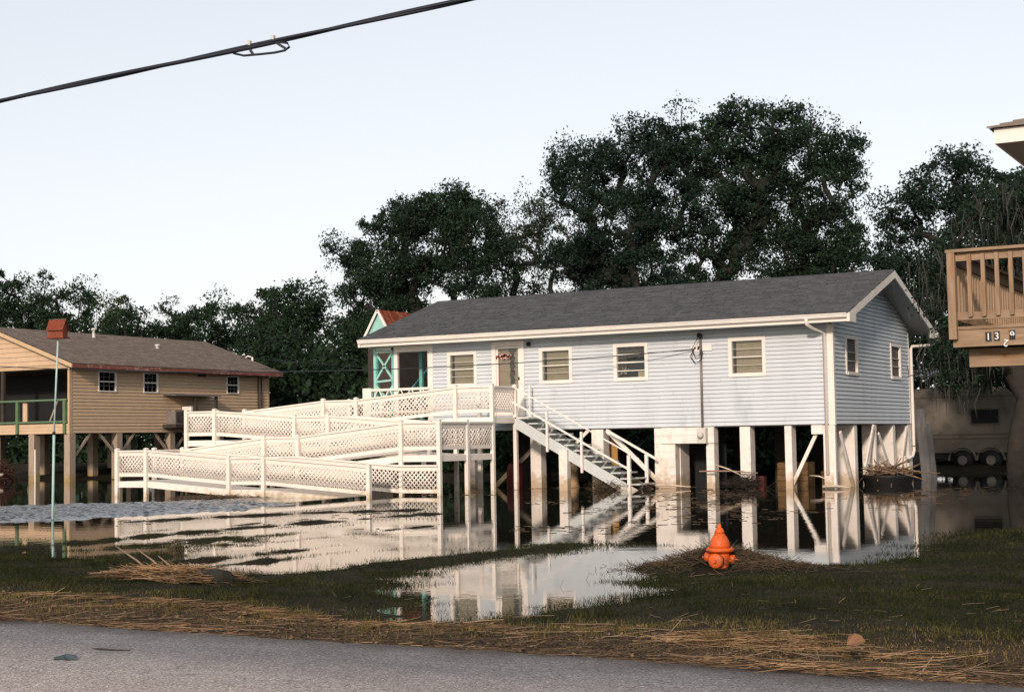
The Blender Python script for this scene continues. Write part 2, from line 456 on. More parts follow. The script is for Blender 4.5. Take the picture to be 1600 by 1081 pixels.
def np_mesh(name, verts, faces, mat, parent=None, smooth=False, loc=None):
    """verts (N,3) float array, faces (M,k) int array, fast path"""
    me = bpy.data.meshes.new(name)
    o = np.array(loc if (parent is None and loc is not None) else (ORG[parent.name] if parent is not None else (0, 0, 0)), dtype=float)
    v = (np.asarray(verts) - o).astype(np.float32)
    f = np.asarray(faces, dtype=np.int32); k = f.shape[1]
    me.vertices.add(len(v)); me.vertices.foreach_set('co', v.ravel())
    me.loops.add(f.size); me.loops.foreach_set('vertex_index', f.ravel())
    me.polygons.add(len(f))
    me.polygons.foreach_set('loop_start', np.arange(0, f.size, k, dtype=np.int32))
    if smooth: me.polygons.foreach_set('use_smooth', np.ones(len(f), dtype=bool))
    me.materials.append(M[mat] if isinstance(mat, str) else mat)
    me.update(calc_edges=True); me.validate()
    return link(name, me, parent, loc)

def vnoise(x, y, seed=0):
    """smooth value noise, numpy"""
    def hsh(i, j):
        n = (i * 374761393 + j * 668265263 + seed * 144665) & 0x7fffffff
        n = ((n ^ (n >> 13)) * 1274126177) & 0x7fffffff
        return ((n ^ (n >> 16)) & 0xffff) / 65535.0
    xi = np.floor(x).astype(np.int64); yi = np.floor(y).astype(np.int64)
    fx = x - xi; fy = y - yi
    fx = fx * fx * (3 - 2 * fx); fy = fy * fy * (3 - 2 * fy)
    a = hsh(xi, yi); b = hsh(xi + 1, yi); c = hsh(xi, yi + 1); d = hsh(xi + 1, yi + 1)
    return (a * (1 - fx) + b * fx) * (1 - fy) + (c * (1 - fx) + d * fx) * fy

# ------------------------------------------------------------------ ground, road, water
SHORE = [(80, 7), (80, 27), (2.9, 26.14), (-3.1, 23.72), (-4.07, 21.78), (-4.45, 20.23), (-4.26, 17.04), (-4.36, 15.78), (-4.55, 15.2), (-5.23, 15.0), (-5.9, 15.29), (-6.49, 15.49), (-6.58, 14.91), (-6.2, 14.13), (-5.81, 13.36), (-5.23, 12.58), (-5.42, 11.91), (-5.61, 11.52), (-5.42, 10.74), (-5.61, 10.26), (-6.0, 9.97), (-6.49, 9.97), (-6.87, 10.26), (-7.55, 11.13), (-8.03, 11.81), (-8.75, 12.6), (-8.8, 13.4), (-8.8, 14.4), (-8.6, 15.8), (-8.5, 16.7), (-8.4, 17.6), (-8.32, 17.52), (-8.91, 17.62), (-9.29, 16.94), (-9.49, 15.58), (-9.58, 14.23), (-9.68, 13.16), (-9.87, 12.49), (-10.36, 12.29), (-11.62, 12.78), (-12.68, 13.55), (-13.75, 13.46), (-15.2, 13.65), (-19.36, 13.16), (-90, 14), (-90, 7)]
def seg_dist(x, y, a, b):
    ax, ay = a; bx, by = b; dx, dy = bx - ax, by - ay
    t = np.clip(((x - ax) * dx + (y - ay) * dy) / (dx * dx + dy * dy), 0, 1)
    return np.hypot(x - ax - t * dx, y - ay - t * dy)
def shore_sd(x, y):
    d = np.full(x.shape, 1e9); ins = np.zeros(x.shape, bool)
    n = len(SHORE)
    for i in range(n):
        a, b = SHORE[i], SHORE[(i + 1) % n]
        d = np.minimum(d, seg_dist(x, y, a, b))
        c = (a[1] > y) != (b[1] > y)
        if a[1] != b[1]:
            ins ^= c & (x < (b[0] - a[0]) * (y - a[1]) / (b[1] - a[1]) + a[0])
    return np.where(ins, d, -d)
RUT1 = [(-15.9, 13.6), (-16.0, 16.7), (-15.8, 19.7), (-15.4, 22.5), (-15.0, 24.2)]
RUT2 = [(-19.2, 20.2), (-18.6, 22.0), (-17.5, 23.9), (-16.2, 25.0)]
def poly_dist(x, y, pl):
    d = np.full(x.shape, 1e9)
    for a, b in zip(pl[:-1], pl[1:]): d = np.minimum(d, seg_dist(x, y, a, b))
    return d
def ground_z(x, y):
    x = np.asarray(x, float); y = np.asarray(y, float)
    sd = shore_sd(x, y)
    n1 = vnoise(x * 1.3, y * 1.3, 1) - .5; n2 = vnoise(x * 5, y * 5, 2) - .5; n3 = vnoise(x * .35, y * .35, 3) - .5
    cap = np.where(y > 12.5, .028, .028 + .14 * np.clip((12.5 - y) / 4.5, 0, 1))
    z = np.minimum(np.clip(sd * .065, -.40, .17), cap)
    near = np.exp(-np.clip(y - 7.4, 0, None) / .5) * .03
    z = z + n1 * .036 + n2 * .022 + n3 * .02 + near
    rise = lambda pl, wd, top: top + .03 * (vnoise(x * 3, y * 3, 5) - .5) * 2 - (poly_dist(x, y, pl) / wd) ** 2 * .05
    z = np.maximum(z, rise(RUT1, .34, .012))
    z = np.maximum(z, rise(RUT2, .5, .008))
    # streaks of lawn just breaking the surface along the drowned drive
    mz = -.052 + .10 * vnoise(x * 2.6, y * .5, 71) + .05 * (vnoise(x * 6, y * 3, 72) - .5) - .03 * ((x + 15) / 4.5) ** 2 - .03 * ((y - 18) / 6.5) ** 2
    z = np.maximum(z, mz - .035)
    # half-drowned lawn left of the spit
    for bx_, by_, wx_, wy_ in ((-13.3, 14.2, .75, 1.6), (-12.0, 14.0, .3, 1.8), (-11.2, 14.2, .18, 1.6), (-14.6, 15.5, .5, 2.2)):
        z = np.maximum(z, .016 - .05 * (((x - bx_ - .06 * (y - by_)) / wx_) ** 2 + ((y - by_) / wy_) ** 2) + n1 * .06 + n2 * .04)
    # silt mound round the hydrant
    z = z + .09 * np.exp(-(((x + 5.7) / .75) ** 2 + ((y - 14.55) / .5) ** 2)) - .05 * np.exp(-(((x + 5.62) / .3) ** 2 + ((y - 13.9) / .3) ** 2))
    # higher ground far behind the houses
    far = np.clip((y - 50.5 + n3 * 6 + np.clip(-(x + 16) * .5, 0, 6)) * .06, -.4, .45)
    z = np.where(y > 30, np.maximum(z, far), z)
    # carriageway bed
    return np.where(y < 7.4, .16, np.maximum(z, -.45))

def axis(parts):
    out = []
    for a, b, st in parts: out += list(np.arange(a, b, st))
    out.append(parts[-1][1]); return np.array(out)
gx = axis([(-600, -100, 50), (-100, -30, 2.5), (-30, -20, .5), (-20, 1.5, .085), (1.5, 20, .8), (20, 100, 5), (100, 600, 50)])
gy = axis([(-200, 0, 20), (0, 7, 1.0), (7, 20, .085), (20, 28, .2), (28, 90, 1.2), (90, 200, 8), (200, 900, 70)])
GX, GY = np.meshgrid(gx, gy)
GZ = ground_z(GX.ravel(), GY.ravel())
nx, ny = len(gx), len(gy)
ii = (np.arange(ny - 1)[:, None] * nx + np.arange(nx - 1)[None, :]).ravel()
tag(np_mesh('ground', np.stack([GX.ravel(), GY.ravel(), GZ], 1), np.stack([ii, ii + 1, ii + nx + 1, ii + nx], 1), 'ground', smooth=True), kind='structure')

rx = axis([(-300, -20, 20), (-20, 5, .25), (5, 300, 20)])
edge = 7.33 + .10 * (vnoise(rx * 1.1, rx * 0 + 3, 7) - .5) + .05 * (vnoise(rx * 4, rx * 0, 8) - .5)
rv = []; rf = []
for i, x in enumerate(rx):
    rv += [(x, -4.5, .17), (x, 1.4, .235), (x, 5.5, .215), (x, edge[i], .20), (x, edge[i] + .03, .13)]
for i in range(len(rx) - 1):
    for k in range(4):
        a = i * 5 + k; rf.append((a, a + 5, a + 6, a + 1))
tag(np_mesh('road', np.array(rv), np.array(rf)[:, ::-1], 'road', smooth=True), kind='structure')
tag(MB().add([(-400, 8.5, 0), (300, 8.5, 0), (300, 160, 0), (-400, 160, 0)], [(0, 1, 2, 3)]).build('water', 'water'), kind='structure')
# a cat's-paw of wind on the drowned drive: real wavelets standing a few millimetres proud of the still water
RUF = [(-60, 16.0), (-60, 24.5), (-34, 24.0), (-27.0, 24.3), (-26.1, 25.8), (-24.8, 27.0), (-24.5, 28.4), (-24.3, 29.7), (-22.6, 28.2), (-20.6, 26.6), (-20.4, 23.6), (-21.0, 22.0), (-21.2, 20.6), (-21.9, 19.2), (-28, 15.5)]
def ruffle():
    global SHORE
    keep = SHORE
    SHORE = RUF
    xs = np.arange(-31, -19.5, .035); ys = np.arange(16.5, 30.5, .035)
    X, Y = np.meshgrid(xs, ys); sd = shore_sd(X.ravel(), Y.ravel()).reshape(X.shape)
    SHORE = keep
    sd = sd + (vnoise(X * 1.3, Y * 1.3, 91) - .5) * .9 + (vnoise(X * 5, Y * 5, 92) - .5) * .5
    mk = np.clip(sd / .5, 0, 1)
    wv = (vnoise(X * 6, Y * 6, 93) - .5) * .030 + (vnoise(X * 11 + 3, Y * 11, 94) - .5) * .045
    Z = mk * (.034 + wv) - .002
    k = sd > -.05
    n0, n1_ = X.shape
    i = np.arange(n0 - 1)[:, None] * n1_ + np.arange(n1_ - 1)[None, :]
    ok = (k[:-1, :-1] & k[1:, :-1] & k[:-1, 1:] & k[1:, 1:])
    i = i[ok]
    F = np.stack([i, i + 1, i + n1_ + 1, i + n1_], 1)
    used, inv = np.unique(F.ravel(), return_inverse=True)
    V = np.stack([X.ravel(), Y.ravel(), Z.ravel()], 1)[used]
    wr = M['water'].copy(); wr.name = 'ruffled_water'; wr.node_tree.nodes['Principled BSDF'].inputs['Roughness'].default_value = .16
    tag(np_mesh('water', V, inv.reshape(-1, 4), wr, smooth=True), kind='structure')
ruffle()
# ------------------------------------------------------------------ siding, windows, roofs
def cut(x0, x1, holes):
    segs = [(x0, x1)]
    for a, b in holes:
        out = []
        for s, e in segs:
            if b <= s or a >= e: out.append((s, e)); continue
            if a > s: out.append((s, a))
            if b < e: out.append((b, e))
        segs = out
    return segs

def siding(parent, axis_, plane, sgn, u0, u1, z0, z1, ex, holes, mat, limit=None, seed=0):
    """lapped boards, one object per course; axis_ 'X' runs along X and faces Y*sgn, 'Y' runs along Y and faces X*sgn"""
    rnd = random.Random(seed)
    z = z0
    while z < z1 - .01:
        zt = min(z + ex, z1)
        hs = [(a, b) for a, b, c, d in holes if c < zt - .02 and d > z + .02]
        a0, a1 = u0, u1
        if limit:
            a0, a1 = limit((z + zt) / 2)
            a0, a1 = max(a0, u0), min(a1, u1)
        j = rnd.uniform(-.0015, .0015)
        pieces = []
        for s, e in cut(a0, a1, hs):
            while e - s > 4.2:
                q_ = s + rnd.uniform(1.8, 3.66); pieces.append((s, q_ - .004)); s = q_
            pieces.append((s, e))
        for s, e in pieces:
            if e - s < .02: continue
            mb = MB()
            ob, ot, bk = sgn * (.030 + j), sgn * .008, -sgn * .01; zz0 = z + .013
            if axis_ == 'X':
                P = lambda u, off, zz: (u, plane + off, zz)
            else:
                P = lambda u, off, zz: (plane + off, u, zz)
            mb.add([P(s, ob, zz0), P(e, ob, zz0), P(e, ot, zt + .001), P(s, ot, zt + .001), P(s, bk, zz0), P(e, bk, zz0), P(e, bk, zt), P(s, bk, zt)],
                   [(0, 1, 2, 3), (0, 4, 5, 1), (0, 3, 7, 4), (1, 5, 6, 2), (4, 7, 6, 5)])
            mb.build('siding_board', mat, parent)
        z += ex

def window(parent, axis_, plane, sgn, u0, u1, z0, z1, fr, bars, back, frame_mat='trim', vbars=(), depth=.12, inner_mat=None):
    """frame, glazing bars, glass, and what hangs behind the glass"""
    def bx(mb, a, b, o0, o1, c, d):
        o0, o1 = plane + sgn * o0, plane + sgn * o1
        o0, o1 = min(o0, o1), max(o0, o1)
        if axis_ == 'X': mb.box(a, b, o0, o1, c, d)
        else: mb.box(o0, o1, a, b, c, d)
        return mb
    f = MB()
    bx(f, u0, u0 + fr, -depth, .045, z0, z1); bx(f, u1 - fr, u1, -depth, .045, z0, z1)
    bx(f, u0 + fr, u1 - fr, -depth, .045, z1 - fr, z1); bx(f, u0 + fr, u1 - fr, -depth, .06, z0, z0 + fr)
    wn = f.build('window', frame_mat, parent)
    for t, th in bars:
        zc = z0 + fr + (z1 - z0 - 2 * fr) * t
        bx(MB(), u0 + fr, u1 - fr, -.02, .012, zc - th / 2, zc + th / 2).build('glazing_bar', inner_mat or frame_mat, wn)
    for t, th in vbars:
        uc = u0 + fr + (u1 - u0 - 2 * fr) * t
        bx(MB(), uc - th / 2, uc + th / 2, -.018, .008, z0 + fr, z1 - fr).build('glazing_bar', inner_mat or frame_mat, wn)
    bx(MB(), u0 + fr, u1 - fr, -.032, -.028, z0 + fr, z1 - fr).build('pane', 'glass', wn)
    if back == 'blind':
        bx(MB(), u0 + fr, u0 + fr + .07, -depth, -depth + .004, z0 + fr, z1 - fr).build('gap', 'dark', wn)
        mb = MB(); n = 7; zb, zt = z0 + fr, z1 - fr
        for i in range(n):
            a, b = zb + (zt - zb) * i / n, zb + (zt - zb) * (i + 1) / n
            bx(mb, u0 + fr + .07, u1 - fr, -depth, -depth + .012 + .006 * (i % 2), a + .003, b - .001)
        mb.build('blind', 'blind', wn)
        bx(MB(), u0 + fr, u1 - fr, -depth - .02, -depth - .005, z0 + fr, z1 - fr).build('backing', 'dark', wn)
    elif back == 'dark':
        bx(MB(), u0 + fr, u1 - fr, -depth - .5, -depth - .45, z0 + fr - .05, z1 - fr + .05).build('backing', 'dark', wn)
    elif back == 'screen':
        bx(MB(), u0 + fr, u1 - fr, -.024, -.021, z0 + fr, z1 - fr).build('insect_screen', 'blind_dark', wn)
    elif back == 'curtain':
        mb = MB()
        for i in range(9):
            a = u0 + fr + (u1 - u0 - 2 * fr) * i / 9
            bx(mb, a, a + (u1 - u0 - 2 * fr) / 9, -depth - .02 - .03 * (i % 2), -depth - .01, z1 - fr - .30 + .02 * (i % 3), z1 - fr)
        for i in range(3):
            a = u0 + fr + .01 + i * .07
            bx(mb, a, a + .065, -depth - .03 - .02 * (i % 2), -depth - .02, z0 + fr + .1, z1 - fr - .28)
        mb.build('curtain', 'curtain', wn)
        bx(MB(), u0 + fr, u1 - fr, -depth - .5, -depth - .45, z0 + fr - .05, z1 - fr + .05).build('backing', 'dark', wn)
    return wn

def shingles(parent, p0, ud, vd, ulen, vlen, mat, seed, tab=.30, course=.142):
    """overlapping shingle tabs over a slope, p0 lower corner, ud along the eave, vd up the slope (unit vectors)"""
    rng = np.random.default_rng(seed)
    p0, ud, vd = map(lambda a: np.array(a, float), (p0, ud, vd))
    nrm = np.cross(ud, vd); nrm /= np.linalg.norm(nrm)
    if nrm[2] < 0: nrm = -nrm
    V = []; F = []
    nr = int(vlen / course) + 1
    for r in range(nr):
        u = -rng.uniform(0, tab)
        while u < ulen:
            wd = tab * rng.uniform(.55, 1.35)
            a, b = max(u, 0), min(u + wd - .006, ulen)
            u += wd
            if b - a < .03: continue
            lo = r * course + rng.uniform(-.012, .012) + (rng.random() < .4) * .02
            hi = min((r + 1) * course + .03, vlen)
            lo = max(lo, -.02)
            if hi <= lo: continue
            th = .012 + .012 * rng.random()
            k = len(V)
            for (uu, vv, hh) in ((a, lo, th), (b, lo, th), (b, hi, .004), (a, hi, .004), (a, lo, -.004), (b, lo, -.004)):
                V.append(p0 + ud * uu + vd * vv + nrm * hh)
            F += [(k, k + 1, k + 2, k + 3), (k + 4, k + 5, k + 1, k)]
    o = np_mesh('shingles', np.array(V), np.array(F), mat, parent)
    return tag(o, kind='stuff')

# ------------------------------------------------------------------ the blue-grey house on stilts
FY, GXR, HL = 36.34, -11.21, -23.06          # front plane, right gable plane, left end of the closed part
RB = 43.62                                   # rear wall
SB, WT = 1.60, 4.26                          # bottom of siding, top of wall
EYF, EYB, RZ, RY = 35.66, 44.30, 5.72, 39.98
EZ = 4.32
RXR, RXL = -10.57, -25.08
house = thing('stilt_house', 'pale blue clapboard house with grey shingle roof raised on white stilts', 'house', (-17, 40, 0))
DOOR = (-21.01, -19.98, 2.0, 4.09)
WINS = [(-13.95, -12.94, 2.86, 3.88), (-17.23, -16.22, 2.86, 3.87), (-19.5, -18.48, 2.86, 3.86), (-22.49, -21.51, 2.86, 3.87)]
wall = MB().box(HL, GXR - .03, FY + .02, FY + .1, SB, WT)
def wall_with_holes(parent, name, x0, x1, y0, y1, z0, z1, holes, mat):
    xs = sorted({x0, x1, *[h[0] for h in holes], *[h[1] for h in holes]})
    mb = MB()
    for a, b in zip(xs[:-1], xs[1:]):
        zs = [(z0, z1)]
        for h in holes:
            if h[0] <= a + 1e-6 and h[1] >= b - 1e-6:
                zs = [s for q in zs for s in cut(q[0], q[1], [(h[2], h[3])])]
        for c, d in zs: mb.box(a, b, y0, y1, c, d)
    return mb.build(name, mat, parent)
fw = wall_with_holes(house, 'front_wall', HL, GXR - .03, FY + .012, FY + .1, SB, WT, WINS + [DOOR], 'siding_blue')
siding(fw, 'X', FY, -1, HL + .08, GXR - .13, SB, WT, .1045, [(a, b, c, d) for a, b, c, d in WINS + [DOOR]], 'siding_blue', seed=1)
# gable wall
GW = [(37.38, 38.45, 2.86, 3.88), (41.65, 42.74, 2.86, 3.87)]
def glim(z):
    t = max(0, (z + .1 - EZ) / (RZ - EZ))
    return (EYF + .02 + (RY - EYF) * t, EYB - .02 - (EYB - RY) * t)
gm = MB()
ys = [FY + .03, 37.38, 38.45, 41.65, 42.74, RB]
for a, b in zip(ys[:-1], ys[1:]):
    hole = [(c, d) for (p, q, c, d) in GW if abs(p - a) < 1e-6]
    for c, d in cut(SB, WT, hole): gm.box(GXR - .09, GXR - .012, a, b, c, d)
gm.add([(GXR - .012, FY + .03, WT), (GXR - .012, RB, WT), (GXR - .012, RY, RZ - .12)], [(0, 1, 2)])
gw = gm.build('gable_wall', 'siding_blue', house)
siding(gw, 'Y', GXR, 1, FY + .1, RB - .02, SB, RZ - .05, .1045, GW, 'siding_blue', limit=glim, seed=2)
MB().box(HL, GXR - .1, RB - .1, RB, SB, WT).build('rear_wall', 'siding_blue', house)
lw = MB().box(HL, HL + .08, FY + .1, RB - .1, SB, WT).build('end_wall', 'siding_blue', house)
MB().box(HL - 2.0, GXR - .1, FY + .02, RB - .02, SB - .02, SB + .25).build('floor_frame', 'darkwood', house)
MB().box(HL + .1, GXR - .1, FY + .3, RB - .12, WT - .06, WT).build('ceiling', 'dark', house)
# corner boards
MB().box(GXR - .125, GXR - .018, FY - .03, FY + .012, SB - .02, WT).build('corner_board', 'trim', house)
MB().box(GXR - .018, GXR + .03, FY - .028, FY + .10, SB - .02, WT).build('corner_board', 'trim', house)
MB().box(HL - .02, HL + .08, FY - .035, FY + .012, SB, WT).build('corner_board', 'trim', house)
MB().box(GXR - .02, GXR + .03, RB - .02, RB + .06, SB, WT).build('corner_board', 'trim', house)
# windows: louvred panes with blinds
jal = [(.25, .007), (.5, .024), (.75, .007)]
window(house, 'X', FY, -1, *WINS[0], .095, jal, 'blind')
w2 = window(house, 'X', FY, -1, *WINS[1], .095, [(.22, .022), (.49, .036), (.75, .022)], 'curtain')
window(house, 'X', FY, -1, *WINS[2], .095, jal, 'blind')
window(house, 'X', FY, -1, *WINS[3], .095, jal, 'blind')
for a in GW:
    window(house, 'Y', GXR, 1, *a, .085, [(.33, .014), (.6, .014)], 'screen')
# on the sill of the dark window: a boxed ornament and a plant
MB().box(-16.55, -16.34, FY + .06, FY + .16, 2.96, 3.13).build('ornament_box', 'petal', w2)
mb = MB()
rn = random.Random(4)
for i in range(26):
    c = (-17.0 + rn.gauss(0, .06), FY + .1 + rn.gauss(0, .02), 3.06 + abs(rn.gauss(0, .08)))
    mb.box(c[0] - .014, c[0] + .014, c[1] - .008, c[1] + .008, c[2] - .014, c[2] + .014)
mb.build('sill_plant', 'petal', w2)
# door: casing, storm door with long glass, dark drape behind, flower swag
dx0, dx1, dz0, dz1 = DOOR
dc = MB()
dc.box(dx0, dx0 + .13, FY - .05, FY + .05, dz0, dz1); dc.box(dx1 - .13, dx1, FY - .05, FY + .05, dz0, dz1)
dc.box(dx0 + .13, dx1 - .13, FY - .05, FY + .05, dz1 - .13, dz1)
dr = dc.build('door', 'trim', house)
a, b = dx0 + .135, dx1 - .135
mb = MB().box(a, a + .06, FY - .02, FY + .02, dz0 + .02, dz1 - .14).box(b - .06, b, FY - .02, FY + .02, dz0 + .02, dz1 - .14)
mb.box(a + .06, b - .06, FY - .02, FY + .02, dz1 - .2, dz1 - .14).box(a + .06, b - .06, FY - .02, FY + .02, dz0 + .02, dz0 + .72)
mb.build('storm_door_frame', 'trim', dr)
MB().box(a + .06, b - .06, FY - .004, FY, dz0 + .72, dz1 - .2).build('pane', 'glass', dr)
MB().box(a, b, FY + .06, FY + .09, dz0, dz1 - .13).build('door_curtain', 'blind', dr)
mb = MB()
for i in range(14):
    z = 2.9 + i * .075
    mb.box(-20.46 + .015 * math.sin(i * 1.7), -20.33 + .02 * math.sin(i * 2.3), FY + .03, FY + .055, z, z + .08)
mb.box(-20.5, -20.28, FY + .028, FY + .052, 3.8, 3.88)
mb.build('drape', 'curtain', dr)
mb = MB(); rn = random.Random(9)
for i in range(60):
    t = rn.uniform(-.33, .2); x = -20.58 + t; z = 3.68 - abs(t) * .1 + rn.gauss(0, .035)
    s = .02 if abs(t) > .12 else .03
    mb.box(x - s, x + s, FY - .04, FY - .022, z - s * .8, z + s * .8)
mb.build('flower_swag', pm('flower_pink', (.62, .34, .28), .8, .3, 20, island=.5), dr)
MB().box(b - .045, b - .02, FY - .06, FY - .02, 3.0, 3.08).build('handle', 'dark', dr)
# porch lamp
mb = MB(); mb.lathe((-19.8, FY - .09, 3.92), [(.03, 0), (.06, .02), (.065, .08), (.03, .12)], 10); mb.box(-19.83, -19.77, FY - .09, FY - .02, 3.96, 4.0)
mb.build('porch_lamp', 'black_rubber', house, True)
# open porch at the left end
MB().box(-25.0, HL - .02, FY - .02, FY + .05, 3.94, WT).build('porch_header', 'trim', house)
MB().box(-24.33, -24.2, FY - .03, FY + .06, SB, 3.94).build('porch_post', 'trim', house)
MB().box(-23.16, -23.085, FY - .03, FY + .04, SB, 3.94).build('porch_post', 'trim', house)
for x, y in ((-24.98, FY + .05), (-24.98, RB), (-24.1, FY + 1.1)):
    MB().box(x - .05, x + .05, y - .05, y + .05, 1.99, 4.1).build('porch_post', 'turq', house)
tq = [((-24.98, FY, 4.12), (-24.36, FY, 4.12)), ((-25.02, FY, 4.02), (-24.36, FY, 3.98)), ((-24.98, FY, 3.96), (-24.38, FY, 3.16)), ((-24.98, FY, 3.14), (-24.38, FY, 3.96)),
      ((-24.98, FY, 3.10), (-24.38, FY, 3.14)), ((-24.98, FY, 3.0), (-24.6, FY, 2.6)), ((-24.38, FY, 2.98), (-24.6, FY, 2.7))]
for p, q in tq:
    MB().beam((p[0] - .0, p[1], p[2]), q, .05, .055).build('cross_brace', 'turq_light', house)
MB().box(-24.42, -24.34, FY - .02, FY + .06, 1.6, 4.15).build('cross_brace', 'turq', house)
MB().box(-25.04, -24.96, FY - .04, FY + .04, 1.6, 4.2).build('cross_brace', 'turq_light', house)
MB().beam((-24.98, FY, 4.1), (-24.98, RB, 4.1), .06, .09).build('cross_brace', 'turq', house)
MB().beam((-24.4, FY + .8, 4.1), (-24.4, RB, 4.1), .06, .09).build('cross_brace', 'turq', house)
MB().beam((-24.98, FY + .1, 1.7), (-24.98, FY + 3.5, 4.0), .05, .08).build('cross_brace', 'turq', house)
MB().box(-25.0, HL - .02, FY + .0, RB, 1.86, 1.98).build('porch_floor', 'darkwood', house)
# porch railing
mb = MB().beam((-25.3, FY - .06, 2.86), (-23.1, FY - .06, 2.86), .05, .07).beam((-25.3, FY - .06, 2.2), (-23.1, FY - .06, 2.2), .05, .07)
for k in range(6):
    x = -25.2 + k * .38
    mb.beam((x, FY - .06, 2.25), (x + .3, FY - .06, 2.83), .02, .03).beam((x + .3, FY - .065, 2.25), (x, FY - .065, 2.83), .02, .03)
mb.build('porch_rail', 'ramp', house)
MB().box(-25.4, -25.1, FY - .1, FY, 2.0, 2.92).build('porch_rail', 'ramp', house)

# roof
sl_len = math.hypot(RY - EYF, RZ - EZ)
vdf = ((0), (RY - EYF) / sl_len, (RZ - EZ) / sl_len)
rb_ = MB()
t = .09
for (ya, za, yb, zb) in ((EYF, EZ, RY, RZ), (RY, RZ, EYB, EZ)):
    rb_.hexa([(RXL, ya, za - t), (RXR, ya, za - t), (RXR, yb, zb - t), (RXL, yb, zb - t), (RXL, ya, za - .006), (RXR, ya, za - .006), (RXR, yb, zb - .006), (RXL, yb, zb - .006)])
roof = rb_.build('roof', 'soffit', house)
shingles(roof, (RXL - .03, EYF - .03, EZ), (1, 0, 0), vdf, RXR - RXL + .06, sl_len + .02, 'shingle_grey', 11)
shingles(roof, (RXL - .03, EYB + .03, EZ), (1, 0, 0), (0, -vdf[1], vdf[2]), RXR - RXL + .06, sl_len + .02, 'shingle_grey', 12, tab=.6, course=.28)
mb = MB()
x = RXL
while x < RXR:
    e = min(x + .3, RXR + .02)
    mb.hexa([(x, RY - .12, RZ - .02), (e - .01, RY - .12, RZ - .02), (e - .01, RY, RZ + .02), (x, RY, RZ + .02), (x, RY - .12, RZ - .005), (e - .01, RY - .12, RZ - .005), (e - .01, RY, RZ + .035), (x, RY, RZ + .035)])
    mb.hexa([(x, RY, RZ + .02), (e - .01, RY, RZ + .02), (e - .01, RY + .12, RZ - .02), (x, RY + .12, RZ - .02), (x, RY, RZ + .035), (e - .01, RY, RZ + .035), (e - .01, RY + .12, RZ - .005), (x, RY + .12, RZ - .005)])
    x = e
tag(mb.build('ridge_caps', 'shingle_grey', roof), kind='stuff')
# eave soffit, fascia, gutter
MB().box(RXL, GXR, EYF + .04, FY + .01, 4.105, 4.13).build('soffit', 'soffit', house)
MB().box(RXL, RXR - .005, EYF + .012, EYF + .038, 4.10, EZ - .02).build('fascia', 'trim', house)
g = MB(); prof = [(.012, 0.0), (-.07, .0), (-.10, .035), (-.10, .07), (-.125, .09), (-.125, .115), (-.11, .115), (-.11, .1), (-.012, .02)]
n = len(prof)
gv = []; gf = []
for x in (RXL - .02, RXR - .03):
    gv += [(x, EYF + .008 + p[0], 4.185 + p[1]) for p in prof]
for k in range(n - 1): gf.append((k, k + 1, n + k + 1, n + k))
gf += [tuple(range(n - 1, -1, -1)), tuple(range(n, 2 * n))]
g.add(gv, gf).build('gutter', 'trim', house)
# rakes (right end, and plain ones at the left end)
for X, th in ((RXR, .03), (RXL, -.03)):
    for (ya, yb) in ((EYF, RY), (EYB, RY)):
        mb = MB()
        s = 1 if yb > ya else -1
        z0, z1 = EZ, RZ
        for o0 in (0,):
            mb.hexa([(X, ya - s * .02, z0 - .20), (X + th, ya - s * .02, z0 - .20), (X + th, yb, z1 - .20), (X, yb, z1 - .20),
                     (X, ya - s * .02, z0 - .012), (X + th, ya - s * .02, z0 - .012), (X + th, yb, z1 - .004), (X, yb, z1 - .004)])
        mb.build('rake_board', 'trim', house)
    for yc, s in ((EYF, 1), (EYB, -1)):
        mb = MB().add([(X - .04, yc - s * .03, 4.09), (X + .034, yc - s * .03, 4.09), (X + .034, yc + s * .52, 4.09), (X - .04, yc + s * .52, 4.09),
                       (X - .04, yc - s * .03, EZ - .04), (X + .034, yc - s * .03, EZ - .04), (X + .034, yc + s * .52, EZ + .1), (X - .04, yc + s * .52, EZ + .1)],
                      [(0, 3, 2, 1), (4, 5, 6, 7), (0, 1, 5, 4), (1, 2, 6, 5), (2, 3, 7, 6), (3, 0, 4, 7)])
        mb.build('eave_return', 'trim', house)
# downspouts
mb = MB()
P1 = [(-11.62, EYF - .06, 4.2), (-11.62, EYF - .06, 4.08), (-11.55, EYF + .2, 3.98), (-11.40, FY - .05, 3.88), (-11.40, FY - .05, .35)]
mb.tube(P1, .043, 8)
mb.build('downspout', 'trim', house, True)
mb = MB()
mb.tube([(RXR + .07, EYB + .02, 4.62), (RXR + .07, EYB + .02, 3.98), (RXR + .05, EYB - .1, 3.90), (GXR + .1, RB + .12, 3.86), (GXR + .075, RB + .08, 3.78), (GXR + .075, RB + .08, .82), (GXR + .06, RB - .05, .66), (GXR + .05, RB - .55, .62)], .045, 8)
mb.build('downspout', 'trim', house, True)
for z in (3.0, .95):
    MB().box(GXR + .02, GXR + .13, RB + .02, RB + .14, z, z + .03).build('downspout_strap', 'metal_pipe', house)

